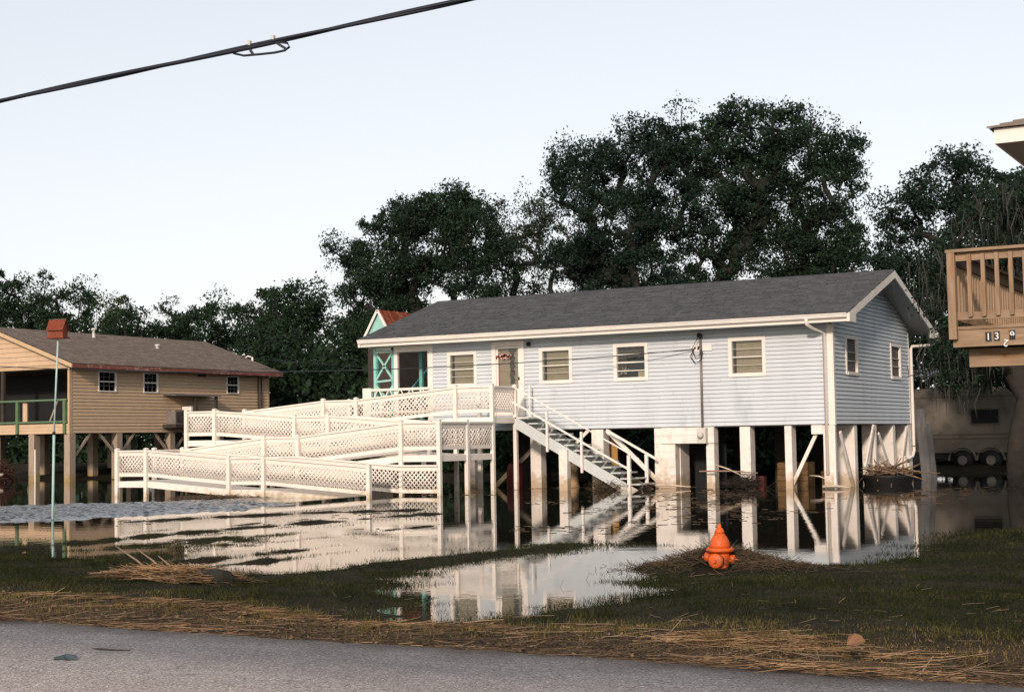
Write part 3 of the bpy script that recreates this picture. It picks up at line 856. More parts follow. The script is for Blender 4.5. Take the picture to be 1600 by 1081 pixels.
# stilts
def pillar(x0, x1, y0, y1, mat='pillar', zt=SB - .02):
    MB().box(x0, x1, y0, y1, -.7, zt).build('pillar', mat, house)
for x0, x1 in ((-13.71, -13.43), (-12.51, -12.33)):
    pillar(x0, x1, FY + .0, FY + .34)
pillar(-11.50, -11.25, FY - .02, FY + .26)
pillar(-17.95, -17.60, FY + .0, FY + .36)
pillar(-19.95, -19.62, FY + .2, FY + .5)
pillar(-22.0, -21.7, FY + .1, FY + .4); pillar(-23.5, -23.2, FY + .1, FY + .4)
MB().box(-11.80, -11.505, FY - .035, FY - .004, 1.36, SB - .01).build('cap_plate', 'pillar', house)
MB().box(-11.25, -11.19, FY - .05, FY + .06, -.6, SB - .03).build('corner_pipe_cover', 'trim', house)
for y0, wd in ((38.05, .24), (41.78, .24)):
    pillar(-11.72, -11.22, y0, y0 + wd)
pillar(-11.30, -11.2, 39.92, 40.06, 'trim')
pillar(-11.62, -11.36, 40.1, 40.4)
pillar(-11.66, -11.2, 43.35, 43.75)
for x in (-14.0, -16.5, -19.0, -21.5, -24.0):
    pillar(x, x + .3, 39.8, 40.1, 'darkwood'); pillar(x, x + .3, 43.2, 43.5, 'darkwood')  # inner rows coloured dark to stand in for shade under the house
def brace(p, q, wd=.05, ht=.09, mat='pillar'):
    MB().beam(p, q, wd, ht).build('brace', mat, house)
brace((-11.72, FY + .1, 1.36), (-12.42, FY + .12, .0)); brace((-12.42, FY + .12, .03), (-12.9, FY + .14, -.6))
brace((-17.5, FY + .05, 1.55), (-15.86, FY + .05, .02), .05, .12)
brace((-18.1, FY + .1, 1.55), (-18.6, FY + .1, 1.1))
brace((-11.18, FY + .35, 1.4), (-11.18, 37.75, .0), .05, .1)
brace((-11.16, 39.65, 1.55), (-11.16, 38.75, .45), .05, .12); brace((-11.16, 40.1, 1.35), (-11.16, 41.35, .2), .04, .08)
brace((-11.15, 43.0, 1.5), (-11.15, 42.1, .1), .05, .12); brace((-11.14, 42.65, .7), (-11.14, 42.72, -.4), .05, .08)
brace((-20.2, 37.2, 1.1), (-21.4, 36.9, -.05), .06, .12, 'greywood')
# plank-clad storage front under the house: two leaves, lintel, dark doorway
def planks(name, x0, x1, z0, z1, y, n):
    o = MB().box(x0, x1, y + .03, y + .3, z0, z1).build(name, 'pillar', house)
    for i in range(n):
        a, b = z0 + (z1 - z0) * i / n, z0 + (z1 - z0) * (i + 1) / n
        MB().box(x0 + .001, x1 - .001, y - .002 * (i % 2), y + .028, a + .003, b - .002).build('plank', 'pillar', o)
planks('storage_wall', -16.10, -15.51, -.7, SB - .015, FY + .0, 11)
planks('storage_wall', -14.64, -14.42, -.7, SB - .015, FY + .0, 11)
planks('lintel', -15.88, -14.40, 1.17, SB - .01, FY - .05, 2)
MB().box(-15.51, -15.49, FY + .3, FY + .9, -.7, 1.17).build('door_jamb', 'pillar', house)
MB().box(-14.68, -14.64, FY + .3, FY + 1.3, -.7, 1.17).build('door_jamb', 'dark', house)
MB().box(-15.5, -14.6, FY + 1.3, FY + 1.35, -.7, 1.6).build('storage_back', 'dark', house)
# electric service: mast, bracket boards, weatherhead, meter
sv = MB().tube([(-14.70, FY - .075, 1.56), (-14.70, FY - .075, 3.92)], .032, 8).build('service_mast', 'metal_pipe', house, True)
MB().tube([(-14.70, FY - .07, 3.9), (-14.70, FY - .09, 3.97), (-14.70, FY - .16, 3.98), (-14.70, FY - .2, 3.93)], [.04, .06, .06, .045], 10).build('weatherhead', 'black_rubber', sv, True)
MB().box(-14.98, -14.72, FY - .05, FY - .025, 3.55, 3.72).build('bracket_board', 'trim', sv)
MB().box(-14.66, -14.40, FY - .05, FY - .025, 3.57, 3.74).build('bracket_board', 'trim', sv)
for x, z in ((-14.86, 3.66), (-14.77, 3.63), (-14.76, 3.68)):
    MB().lathe((x, FY - .07, z), [(.025, -.02), (.025, .02)], 8).build('insulator', 'black_rubber', sv)
mt = MB().box(-14.80, -14.56, FY - .22, FY - .055, 1.17, 1.57).build('meter_box', 'meter', house)
mm = MB(); nseg = 16; prof = [(.085, 0), (.085, .05), (.075, .09), (.03, .12)]
mv = []
for r, d in prof:
    for k in range(nseg):
        tt = 2 * math.pi * k / nseg; mv.append((-14.69 + r * math.cos(tt), FY - .22 - d, 1.38 + r * math.sin(tt)))
mf = []
for i in range(len(prof) - 1):
    for k in range(nseg):
        k2 = (k + 1) % nseg; mf.append((i * nseg + k, (i + 1) * nseg + k, (i + 1) * nseg + k2, i * nseg + k2))
mf.append(tuple(3 * nseg + k for k in reversed(range(nseg))))
mm.add(mv, mf).build('meter_dial', 'meter', mt, True)
mm = MB()
mm.tube([(-14.72, FY - .2, 3.9), (-14.9, FY - .2, 3.62), (-14.82, FY - .16, 3.42), (-14.70, FY - .12, 3.46), (-14.66, FY - .11, 3.62)], .013, 6)
mm.tube([(-14.86, FY - .1, 3.66), (-14.96, FY - .14, 3.42), (-14.84, FY - .12, 3.26), (-14.68, FY - .11, 3.32), (-14.64, FY - .1, 3.55)], .013, 6)
mm.build('drip_loop', 'cable', sv, True)

# ------------------------------------------------------------------ wheelchair ramp
ramp = thing('wheelchair_ramp', 'long white switchback wheelchair ramp with diagonal lattice rails, standing in floodwater', 'ramp', (-24.4, 32.7, 0))
PY = [35.35, 34.10, 32.78, 31.45, 30.02]
RX_ = [-29.12, -28.08, -25.25, -24.12, -20.88, -19.75]
# deck levels at those six stations for each of the four flights
RZZ = [[1.47, 1.47, 1.70, 1.70, 1.95, 1.95],
       [1.47, 1.47, 1.25, 1.25, 1.00, 1.00],
       [.40, .40, .69, .69, 1.00, 1.00],
       [.40, .40, .18, .18, -.07, -.10]]
RH = .83
LR = random.Random(33)
def lattice(parent, p0, p1, zb0, zb1, zt0, zt1, off, gap=.126, wd=.033):
    """crossed laths in the upright panel p0->p1 (xy points), bottom zb, top zt; two layers; off is the panel normal"""
    a, b = np.array(p0, float), np.array(p1, float)
    Ln = np.linalg.norm(b - a); d = (b - a) / Ln; nr = np.array(off, float)
    V = []; F = []
    hgt = (zt0 - zb0 + zt1 - zb1) / 2
    for layer, sg in ((0.004, 1), (-.010, -1)):
        c = -hgt if sg > 0 else 0.0
        end = Ln if sg > 0 else Ln + hgt
        c += gap * .4
        while c < end:
            # line u = c + sg*v, v in [0,h]
            v0, v1 = 0.0, hgt
            if sg > 0:
                v0 = max(v0, -c); v1 = min(v1, Ln - c)
            else:
                v0 = max(v0, c - Ln); v1 = min(v1, c)
            if v1 - v0 > .03:
                q = []
                hw = wd * .7071
                for vv, s in ((v0, -1), (v0, 1), (v1, 1), (v1, -1)):
                    uu = min(max(c + sg * vv + s * hw, 0), Ln)
                    t = uu / Ln
                    z = (zb0 + (zb1 - zb0) * t) + vv / hgt * ((zt0 - zb0) + ((zt1 - zb1) - (zt0 - zb0)) * t)
                    q.append((uu, z))
                k = len(V)
                for th in (layer, layer + .008):
                    for uu, z in q:
                        xy = a + d * uu + nr * th
                        V.append((xy[0], xy[1], z))
                F += [(k, k + 1, k + 2, k + 3), (k + 4, k + 7, k + 6, k + 5), (k, k + 4, k + 5, k + 1), (k + 1, k + 5, k + 6, k + 2), (k + 2, k + 6, k + 7, k + 3), (k + 3, k + 7, k + 4, k)]
            c += gap * (1 + .10 * (LR.random() - .5))
    if V:
        tag(np_mesh('lattice', np.array(V), np.array(F), 'ramp', parent), kind='stuff')

def rail_bay(p0, p1, z0, z1, off, skirt=True):
    """cap rail, top board, lattice, bottom board of one bay; z0,z1 deck levels at its ends"""
    (x0, y0), (x1, y1) = p0, p1
    ox, oy = off
    def bd(zc, ht, th, name):
        MB().beam((x0 + ox * .0, y0 + oy * .0, z0 + zc), (x1, y1, z1 + zc), th, ht).build(name, 'ramp', ramp)
    bd(RH - .02, .04, .13, 'cap_rail')
    bd(RH - .095, .11, .035, 'top_board')
    bd(.175, .09, .035, 'bottom_board')
    lattice(ramp, p0, p1, z0 + .2, z1 + .2, z0 + RH - .12, z1 + RH - .12, off)
for r in range(4):
    Z = RZZ[r]; yb, yf = PY[r], PY[r + 1]
    for i in range(5):
        if i == 4 and r == 3: continue
        z0, z1 = Z[i], Z[i + 1]
        x0, x1 = RX_[i], RX_[i + 1]
        # deck boards slab and side stringers
        landing_l, landing_r = (i == 0), (i == 4)
        e = .05
        MB().hexa([(x0, yf + e, z0 - .04), (x1, yf + e, z1 - .04), (x1, yb - e, z1 - .04), (x0, yb - e, z0 - .04), (x0, yf + e, z0), (x1, yf + e, z1), (x1, yb - e, z1), (x0, yb - e, z0)]).build('deck', 'ramp', ramp)
        for yy in (yf + .03, yb - .03):
            MB().beam((x0, yy, z0 - .085), (x1, yy, z1 - .085), .04, .15).build('stringer', 'ramp', ramp)
        # rails front and back
        open_front = (landing_l and r in (0, 2)) or (landing_r and r in (1,))
        open_back = (landing_l and r in (1, 3)) or (landing_r and r in (2,))
        if not open_front:
            rail_bay((x0, yf + .055), (x1, yf + .055), z0, z1, (0, -1))
        if not open_back and not (r == 0 and x1 > HL - 1.2):
            rail_bay((x0, yb - .055), (x1, yb - .055), z0, z1, (0, 1))
# the last guard, beside the foot of the ramp
rail_bay((RX_[4], PY[3] - .055), (RX_[5], PY[3] - .055), -.07, -.07, (0, -1))
# end rails of the landings
for (x, ya, yb, z, offx) in ((RX_[0], PY[2], PY[1], 1.47, 1), (RX_[0], PY[1], PY[0], 1.47, 1), (RX_[0], PY[4], PY[3], .40, 1), (RX_[0], PY[3], PY[2], .40, 1),
                             (RX_[5], PY[3], PY[2], 1.0, 1), (RX_[5], PY[2], PY[1], 1.0, 1), (RX_[5], PY[1], PY[0], 1.95, 1)):
    rail_bay((x, ya + .04), (x, yb - .04), z, z, (offx, 0))
    MB().beam((x, ya, z - .085), (x, yb, z - .085), .04, .15).build('stringer', 'ramp', ramp)
MB().box(RX_[5] - .05, RX_[5] + .35, PY[0] - .05, FY - .06, 1.91, 1.95).build('deck', 'ramp', ramp)
MB().box(RX_[4], RX_[5] + .0, PY[0] - .0, FY - .06, 1.91, 1.949).build('deck', 'ramp', ramp)
# posts
for k in range(5):
    for i, x in enumerate(RX_):
        zt = []
        if k < 4: zt.append(RZZ[k][i])
        if k > 0: zt.append(RZZ[k - 1][i])
        top = max(zt) + RH + .035
        if k == 4 and i == 5: continue
        yy = PY[k]
        wdt = .10
        mb = MB().box(x - wdt / 2, x + wdt / 2, yy - wdt / 2, yy + wdt / 2, -.7, top)
        mb.hexa([(x - .065, yy - .065, top), (x + .065, yy - .065, top), (x + .065, yy + .065, top), (x - .065, yy + .065, top), (x - .02, yy - .02, top + .03), (x + .02, yy - .02, top + .03), (x + .02, yy + .02, top + .03), (x - .02, yy + .02, top + .03)])
        mb.build('post', 'ramp', ramp)
# grab rail at the head of the stairs
MB().box(RX_[5] + .06, RX_[5] + .10, FY - .32, FY - .28, 1.95, 2.85).build('post', 'ramp', ramp)

# ------------------------------------------------------------------ front stairs
st = thing('staircase', 'grey open-riser wooden stairs with thin white handrails going down into the water', 'stairs', (-17.6, 35.6, 0))
NS = 13; sx0, sz0 = -19.42, 1.93; dxs, dzs = .268, .147
ys0, ys1 = 34.98, 35.98
for yy in (ys0 + .03, ys1 - .03):
    p = (sx0 - .15, yy, sz0 - .12); q = (sx0 + dxs * NS + .1, yy, sz0 - .12 - dzs * (NS + .93))
    MB().beam(p, q, .05, .27).build('stringer', 'stair', st)
for i in range(NS):
    x, z = sx0 + i * dxs, sz0 - i * dzs
    MB().box(x, x + .29, ys0 - .02, ys1 + .02, z - .035, z).build('tread', 'stair', st)
def onst(x): return sz0 - (x - sx0) / dxs * dzs
for x in (-18.56, -17.55):
    MB().box(x - .028, x + .028, ys0 - .08, ys0 - .02, onst(x) - .45, onst(x) + .62).build('baluster', 'trim', st)
MB().box(-16.24, -16.16, ys0 - .09, ys0 - .01, -.5, .9).build('baluster', 'trim', st)
MB().box(-16.24, -16.16, ys1 + .01, ys1 + .08, -.5, .9).build('baluster', 'trim', st)
MB().box(-18.2, -17.96, ys0 - .1, ys0 + .1, -.7, 1.06).build('support_post', 'pillar', st)
MB().beam((-19.6, ys0 - .05, 2.78), (-15.92, ys0 - .05, .80), .026, .034).build('handrail', 'trim', st)
MB().beam((-19.6, ys0 - .05, 2.36), (-16.14, ys0 - .05, .50), .025, .05).build('handrail', 'trim', st)
MB().beam((-17.35, ys1 + .04, 1.56), (-15.92, ys1 + .04, .78), .035, .06).build('handrail', 'trim', st)
# ------------------------------------------------------------------ tan house on the left
tan = thing('tan_house', 'tan clapboard house with brown shingle roof on wooden posts, green-railed porch', 'house', (-47.5, 48, 0))
LX, LY, LYB, LXL = -43.35, 42.1, 54.35, -51.65
TB, TT = 1.86, 4.50
LW = [(43.62, 44.62, 3.50, 4.32), (46.16, 47.04, 3.50, 4.34), (51.40, 52.24, 3.55, 4.34)]
ys = sorted({LY, LYB, *[w_[0] for w_ in LW], *[w_[1] for w_ in LW]})
mb = MB()
for a, b in zip(ys[:-1], ys[1:]):
    hole = [(c, d) for (p, q, c, d) in LW if abs(p - a) < 1e-6]
    for c, d in cut(TB, TT, hole): mb.box(LX - .09, LX - .012, a, b, c, d)
lsw = mb.build('side_wall', 'tan', tan)
siding(lsw, 'Y', LX, 1, LY + .12, LYB - .08, TB, TT, .135, LW, 'tan', seed=5)
for a in LW:
    wn_ = window(tan, 'Y', LX, 1, *a, .045, [(.5, .05)], 'dark', frame_mat='trim')
    for t_ in (.33, .66):
        yc_ = a[0] + .045 + (a[1] - a[0] - .09) * t_
        MB().box(LX - .025, LX - .005, yc_ - .01, yc_ + .01, a[2] + .045, a[3] - .045).build('glazing_bar', 'weathered', wn_)
    for t_ in (.27, .75):
        zc_ = a[2] + .045 + (a[3] - a[2] - .09) * t_
        MB().box(LX - .024, LX - .006, a[0] + .045, a[1] - .045, zc_ - .009, zc_ + .009).build('glazing_bar', 'weathered', wn_)
    # the thin cross bars of the grille
for (y0, y1) in ((LY - .02, LY + .13), (LYB - .09, LYB + .02)):
    MB().box(LX - .05, LX + .03, y0, y1, TB - .01, TT).build('corner_board', 'tan_trim', tan)
RXM, RZM, EZL = -47.5, 6.20, 4.55
ELX, EFY, EBY = -42.85, 41.75, 54.75
# front gable, over a recessed porch
def tlim(z):
    t = max(0, (z + .12 - EZL) / (RZM - EZL))
    return (-52.15 + (RXM + 52.15) * t, ELX - (ELX - RXM) * t)
MB().add([(LXL, LY + .012, 4.52), (LX, LY + .012, 4.52), (RXM, LY + .012, RZM - .16)], [(0, 1, 2)]).build('front_gable', 'tan', tan)
siding(tan, 'X', LY, -1, LXL, LX - .02, 4.53, RZM - .1, .19, [], 'tan', limit=tlim, seed=6)
MB().box(LXL, LX - .05, LY, LY + .1, 4.40, 4.52).build('porch_beam', 'tan_trim', tan)
MB().box(LXL, LX - .05, LY + 2.4, LY + 2.5, TB, 4.45).build('porch_back_wall', 'tan', tan)
siding(tan, 'X', LY + 2.4, -1, LXL, LX - .1, TB + .3, 4.45, .135, [(-46.9, -45.9, 2.2, 4.2)], 'tan', seed=7)
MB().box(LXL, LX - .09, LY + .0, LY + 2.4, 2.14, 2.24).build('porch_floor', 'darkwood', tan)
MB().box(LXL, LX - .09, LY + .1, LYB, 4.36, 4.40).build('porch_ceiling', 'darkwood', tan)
MB().box(LXL, LXL + .1, LY + .1, LYB, TB, 4.4).build('far_wall', 'tan', tan)
MB().box(LXL, LX - .1, LYB - .1, LYB, TB, 4.4).build('rear_wall', 'tan', tan)
MB().box(-50.5, -44.35, LY + 2.33, LY + 2.36, 2.30, 4.35).build('porch_screen_shade', 'dark', tan)  # dark screens widened into one sheet that also stands in for porch shade
for k in range(3):
    MB().box(LXL, LX - .03, LY - .03, LY + .02, TB + .0 + k * .128, TB + k * .128 + .122).build('skirt_board', 'tan', tan)
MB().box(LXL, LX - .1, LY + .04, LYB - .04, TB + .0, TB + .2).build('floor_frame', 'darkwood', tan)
# green porch rail
for p, q in (((-51.6, LY - .06, 3.17), (-43.4, LY - .06, 3.17)), ((-51.6, LY - .06, 2.32), (-43.4, LY - .06, 2.32))):
    MB().beam(p, q, .09, .07).build('porch_rail', 'green_paint', tan)
for x in (-51.5, -48.8, -46.10, -43.52):
    MB().box(x - .06, x + .06, LY - .12, LY - .01, TB, 3.15).build('rail_post', 'green_paint', tan)
MB().beam((-44.35, LY - .02, 2.35), (-43.95, LY - .02, 3.12), .04, .06).build('rail_brace', 'greywood', tan)
MB().box(-45.95, -45.72, LY + .06, LY + .12, 2.3, 3.1).build('leaning_panel', 'tan', tan)
MB().box(-47.1, -46.95, LY - .02, LY + .1, 2.24, 4.4).build('porch_column', 'darkwood', tan)
# roof slopes
sl2 = math.hypot(ELX - RXM, RZM - EZL)
mb = MB()
for xa, za, xb, zb in ((ELX, EZL, RXM, RZM), (RXM, RZM, -52.15, EZL)):
    mb.hexa([(xa, EFY, za - .10), (xa, EBY, za - .10), (xb, EBY, zb - .10), (xb, EFY, zb - .10), (xa, EFY, za - .006), (xa, EBY, za - .006), (xb, EBY, zb - .006), (xb, EFY, zb - .006)])
tr = mb.build('roof', 'darkwood', tan)
shingles(tr, (ELX + .03, EFY - .02, EZL), (0, 1, 0), ((RXM - ELX) / sl2, 0, (RZM - EZL) / sl2), EBY - EFY + .04, sl2, 'shingle_brown', 21)
shingles(tr, (-52.18, EFY - .02, EZL), (0, 1, 0), ((RXM + 52.15) / sl2, 0, (RZM - EZL) / sl2), EBY - EFY + .04, sl2, 'shingle_brown', 22, tab=.6, course=.28)
MB().box(ELX - .03, ELX + .012, EFY, EBY + .02, EZL - .17, EZL - .012).build('fascia', 'maroon', tan)
MB().hexa([(ELX + .01, EFY - .03, EZL - .17), (ELX + .01, EFY, EZL - .17), (RXM, EFY, RZM - .17), (RXM, EFY - .03, RZM - .17), (ELX + .01, EFY - .03, EZL - .012), (ELX + .01, EFY, EZL - .012), (RXM, EFY, RZM - .01), (RXM, EFY - .03, RZM - .01)]).build('rake_board', 'tan_trim', tan)
MB().hexa([(-52.15, EFY - .03, EZL - .17), (-52.15, EFY, EZL - .17), (RXM, EFY, RZM - .17), (RXM, EFY - .03, RZM - .17), (-52.15, EFY - .03, EZL - .012), (-52.15, EFY, EZL - .012), (RXM, EFY, RZM - .01), (RXM, EFY - .03, RZM - .01)]).build('rake_board', 'tan_trim', tan)
for (yy, fr, hh) in ((46.9, .86, .42), (49.6, .62, .2)):
    x = ELX + (RXM - ELX) * fr; z = EZL + (RZM - EZL) * fr
    MB().lathe((x, yy, z), [(.13, 0), (.07, .04), (.06, hh - .1), (.11, hh - .08), (.11, hh - .02), (.06, hh)], 10).build('roof_vent', 'meter', tr, True)
MB().tube([(-44.6, 54.7, 4.9), (-44.6, 54.75, 5.35)], .05, 6).build('vent_pipe', 'trim', tan)
MB().tube([(-45.1, 54.78, 5.3), (-44.9, 54.78, 5.42), (-44.7, 54.78, 5.36)], .03, 6).build('service_head', 'trim', tan)
# awning shelf with posts and a window air conditioner
MB().hexa([(LX, 47.3, 3.44), (LX + .75, 47.3, 3.38), (LX + .75, 50.2, 3.38), (LX, 50.2, 3.44), (LX, 47.3, 3.48), (LX + .75, 47.3, 3.42), (LX + .75, 50.2, 3.42), (LX, 50.2, 3.48)]).build('awning', 'weathered', tan)
for yy in (48.6, 49.9):
    MB().box(LX + .6, LX + .7, yy, yy + .1, 1.9, 3.39).build('awning_post', 'darkwood', tan)
MB().box(LX, LX + .75, 47.3, 50.2, 2.05, 2.2).build('platform', 'darkwood', tan)
ac = MB().box(LX + .03, LX + .55, 47.5, 48.3, 2.2, 2.8).build('air_conditioner', 'burnt', tan)
for k in range(6):
    MB().box(LX + .55, LX + .562, 47.55, 48.25, 2.26 + k * .08, 2.31 + k * .08).build('louvre', 'darkwood', ac)
MB().box(LX + .1, LX + .6, 48.42, 48.52, 2.2, 2.95).build('white_panel', 'trim', tan)
MB().box(LX + .03, LX + .05, 49.5, 50.0, 4.26, 4.34).build('wall_vent', 'dark', tan)
for yy in (53.55, 53.78):
    MB().tube([(LX + .05, yy, 2.3), (LX + .05, yy, 4.35)], .03, 6).build('conduit', 'darkwood', tan)
# posts and knee braces
def tpost(x, y, w_=.3):
    MB().box(x - w_ / 2, x + w_ / 2, y - w_ / 2, y + w_ / 2, -.6, TB - .005).build('post', 'greywood', tan)
for y in (42.25, 44.8, 47.9, 51.0, 54.1): tpost(LX - .12, y)
for x in (-45.4, -47.6, -49.8, -51.5): tpost(x, 42.25)
for x in (-46.0, -48.8, -51.5):
    for y in (46, 50, 54): tpost(x, y)
for y0, y1 in ((42.45, 43.3), (44.6, 43.75), (45.0, 45.75), (47.7, 46.9), (48.1, 48.9)):
    MB().beam((LX - .08, y0, .95 if abs(y0 - 42.45) < .1 else 1.1), (LX - .08, y1, TB), .06, .1).build('brace', 'greywood', tan)
MB().beam((-50, 50, .2), (-44.2, 50, .5), .05, .2).build('stored_board', 'darkwood', tan)

# ------------------------------------------------------------------ small turquoise outbuilding seen over the roof
shed = thing('turquoise_shed', 'small turquoise gabled outbuilding with rusty red metal roof behind the house', 'shed', (-32.1, 48.5, 0))
sx, sy0, sy1, shz, hw_, ezs = -32.13, 47.0, 50.0, 6.35, .60, 5.30
MB().box(sx - hw_ + .06, sx + hw_ - .06, sy0, sy1, -.4, ezs).build('wall', 'darkwood', shed)
MB().add([(sx - hw_, sy0 - .01, ezs), (sx + hw_, sy0 - .01, ezs), (sx, sy0 - .01, shz - .05)], [(0, 1, 2)]).build('gable', 'turq_light', shed)
for s in (-1, 1):
    rr = MB().hexa([(sx, sy0 - .1, shz - .03), (sx + s * (hw_ + .05), sy0 - .1, ezs - .07), (sx + s * (hw_ + .05), sy1 + .1, ezs - .07), (sx, sy1 + .1, shz - .03),
               (sx, sy0 - .1, shz), (sx + s * (hw_ + .05), sy0 - .1, ezs - .04), (sx + s * (hw_ + .05), sy1 + .1, ezs - .04), (sx, sy1 + .1, shz)]).build('roof', 'rust', shed)
    for k in range(6):
        yy = sy0 + k * .6
        MB().beam((sx + s * .02, yy, shz + .01), (sx + s * (hw_ + .04), yy, ezs - .03), .04, .03).build('seam', 'rust', rr)
    MB().beam((sx, sy0 - .13, shz - .02), (sx + s * (hw_ + .05), sy0 - .13, ezs - .05), .04, .09).build('barge_board', 'trim', shed)

# ------------------------------------------------------------------ neighbour's house and deck at the right edge
nb = thing('raised_neighbour_house', 'raised house at the right edge showing only a cream eave corner', 'house', (1, 26, 0))
def nroof():
    ex, ey, ez = -3.98, 20.0, 5.34
    mb = MB()
    mb.add([(ex, ey, ez), (9, ey, ez), (9, 34, ez), (ex, 34, ez), (2.5, 26.5, ez + 2.4), (2.6, 27.5, ez + 2.4)], [(0, 1, 4), (1, 2, 5, 4), (2, 3, 5), (3, 0, 4, 5)])
    r = mb.build('roof', 'shingle_brown', nb)
    d = np.array([0, 6.5, 2.4]); 
    for k in range(9):
        a = k * .15
        t0, t1 = a / 6.93, (a + .17) / 6.93
        MB().hexa([(ex + 6.5 * t0 - .02, ey + 6.5 * t0 - .03, ez + 2.4 * t0), (8.5, ey + 6.5 * t0 - .03, ez + 2.4 * t0), (8.5, ey + 6.5 * t1, ez + 2.4 * t1), (ex + 6.5 * t1, ey + 6.5 * t1, ez + 2.4 * t1),
                   (ex + 6.5 * t0 - .02, ey + 6.5 * t0 - .03, ez + 2.4 * t0 + .025), (8.5, ey + 6.5 * t0 - .03, ez + 2.4 * t0 + .025), (8.5, ey + 6.5 * t1, ez + 2.4 * t1 + .012), (ex + 6.5 * t1, ey + 6.5 * t1, ez + 2.4 * t1 + .012)]).build('shingle_course', 'shingle_brown', r)
    MB().box(ex + .06, 9, ey + .04, ey + .07, ez - .20, ez - .005).build('fascia', 'trim', nb)
    MB().box(ex + .06, ex + .09, ey + .07, 34, ez - .20, ez - .005).build('fascia', 'trim', nb)
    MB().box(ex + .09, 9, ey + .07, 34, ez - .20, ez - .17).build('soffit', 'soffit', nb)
nroof()
MB().box(-2.9, 8, 23.6, 33, 2.4, 5.14).build('wall', 'tan', nb)
for x in (-2.6, 2, 7):
    for y in (24, 28, 32): MB().box(x, x + .3, y, y + .3, -.4, 2.4).build('pillar', 'greywood', nb)

deck = thing('wooden_deck', 'elevated brown timber deck with square balusters and loose black number tiles', 'deck', (-2, 20, 0))
DX, DY, DYB, DZ = -4.10, 18.0, 23.4, 2.62
MB().box(DX + .02, 1.5, DY + .0, DY + .04, 2.38, 2.585).build('rim_board', 'pine', deck)
MB().box(DX + .02, DX + .06, DY + .04, DYB, 2.38, 2.585).build('rim_board', 'pine', deck)
MB().box(DX + .14, 1.5, DY + .28, DY + .34, 2.15, 2.37).build('beam', 'pine', deck)
for k in range(32):
    y = DY - .02 + k * .15
    MB().box(DX + .04, 1.5, y, y + .142, 2.586, 2.622).build('deck_board', 'pine', deck)
for k in range(10):
    x = DX + .3 + k * .55
    MB().box(x, x + .04, DY + .05, DYB, 2.39, 2.583).build('joist', 'darkwood', deck)
def upright(x, y, z0, z1, wd, name, mat='pine_v'):
    MB().box(x - wd / 2, x + wd / 2, y - wd / 2, y + wd / 2, z0, z1).build(name, mat, deck)
upright(DX + .04, DY - .05, 2.47, 3.50, .09, 'post')
MB().box(DX - .02, 1.5, DY - .10, DY + .05, 3.50, 3.535).build('cap_rail', 'pine', deck)
MB().box(DX + .085, 1.5, DY - .02, DY + .02, 3.40, 3.497).build('top_rail', 'pine', deck)
MB().box(DX + .085, 1.5, DY - .02, DY + .02, 2.70, 2.79).build('bottom_rail', 'pine', deck)
for k in range(36):
    x = DX + .245 + k * .158
    upright(x, DY - .04, 2.73, 3.47, .045, 'baluster')
# side rail running back
upright(DX + .02, DYB - .1, 2.4, 3.5, .09, 'post')
MB().box(DX - .02, DX + .10, DY + .05, DYB, 3.50, 3.535).build('cap_rail', 'darkwood', deck)
MB().box(DX + .02, DX + .06, DY + .06, DYB, 3.36, 3.497).build('top_rail', 'darkwood', deck)
MB().box(DX + .02, DX + .06, DY + .06, DYB, 2.70, 2.78).build('bottom_rail', 'pine', deck)
for k in range(33):
    upright(DX + .015, DY + .22 + k * .155, 2.72, 3.40, .042, 'baluster')
for x, y in ((-1.0, DY + .3), (1.3, DY + .3), (-1.0, 22.5)):
    upright(x, y, -.3, 2.15, .14, 'support_post', 'greywood')
# number tiles: 1, 3 and 9 in a row, the 2 slipped down and upside down
def digit(ch, cx, cz, flip, tile, zrot):
    cu = bpy.data.curves.new('digit_curve', 'FONT'); cu.body = ch; cu.size = .115; cu.align_x = 'CENTER'; cu.align_y = 'CENTER'; cu.extrude = .002; cu.offset = .0012
    ob = bpy.data.objects.new('digit_tmp', cu); col.objects.link(ob)
    bpy.context.view_layer.update()
    me = bpy.data.meshes.new_from_object(ob.evaluated_get(bpy.context.evaluated_depsgraph_get()))
    bpy.data.objects.remove(ob)
    xs = [v.co.x for v in me.vertices]; zs = [v.co.y for v in me.vertices]
    ox, oz = (min(xs) + max(xs)) / 2, (min(zs) + max(zs)) / 2
    y = DY - .012 if tile is not None else DY - .006
    base = ORG[deck.name]
    for v in me.vertices:
        x, z, d = v.co.x - ox, v.co.y - oz, v.co.z
        if flip: x, z = -x, -z
        c, s = math.cos(zrot), math.sin(zrot)
        v.co = (cx + x * c - z * s - base.x, y - d - base.y, cz + x * s + z * c - base.z)
    me.materials.clear(); me.materials.append(M['digit'])
    link('digit', me, tile if tile is not None else deck)
for ch, cx, cz in (('1', -3.67, 2.488), ('3', -3.575, 2.492), ('9', -3.40, 2.497)):
    tl = MB().box(cx - .034, cx + .034, DY - .010, DY - .001, cz - .055, cz + .055).build('number_tile', 'black', deck)
    digit(ch, cx, cz, False, tl, 0)
digit('2', -3.475, 2.405, True, None, -.25)

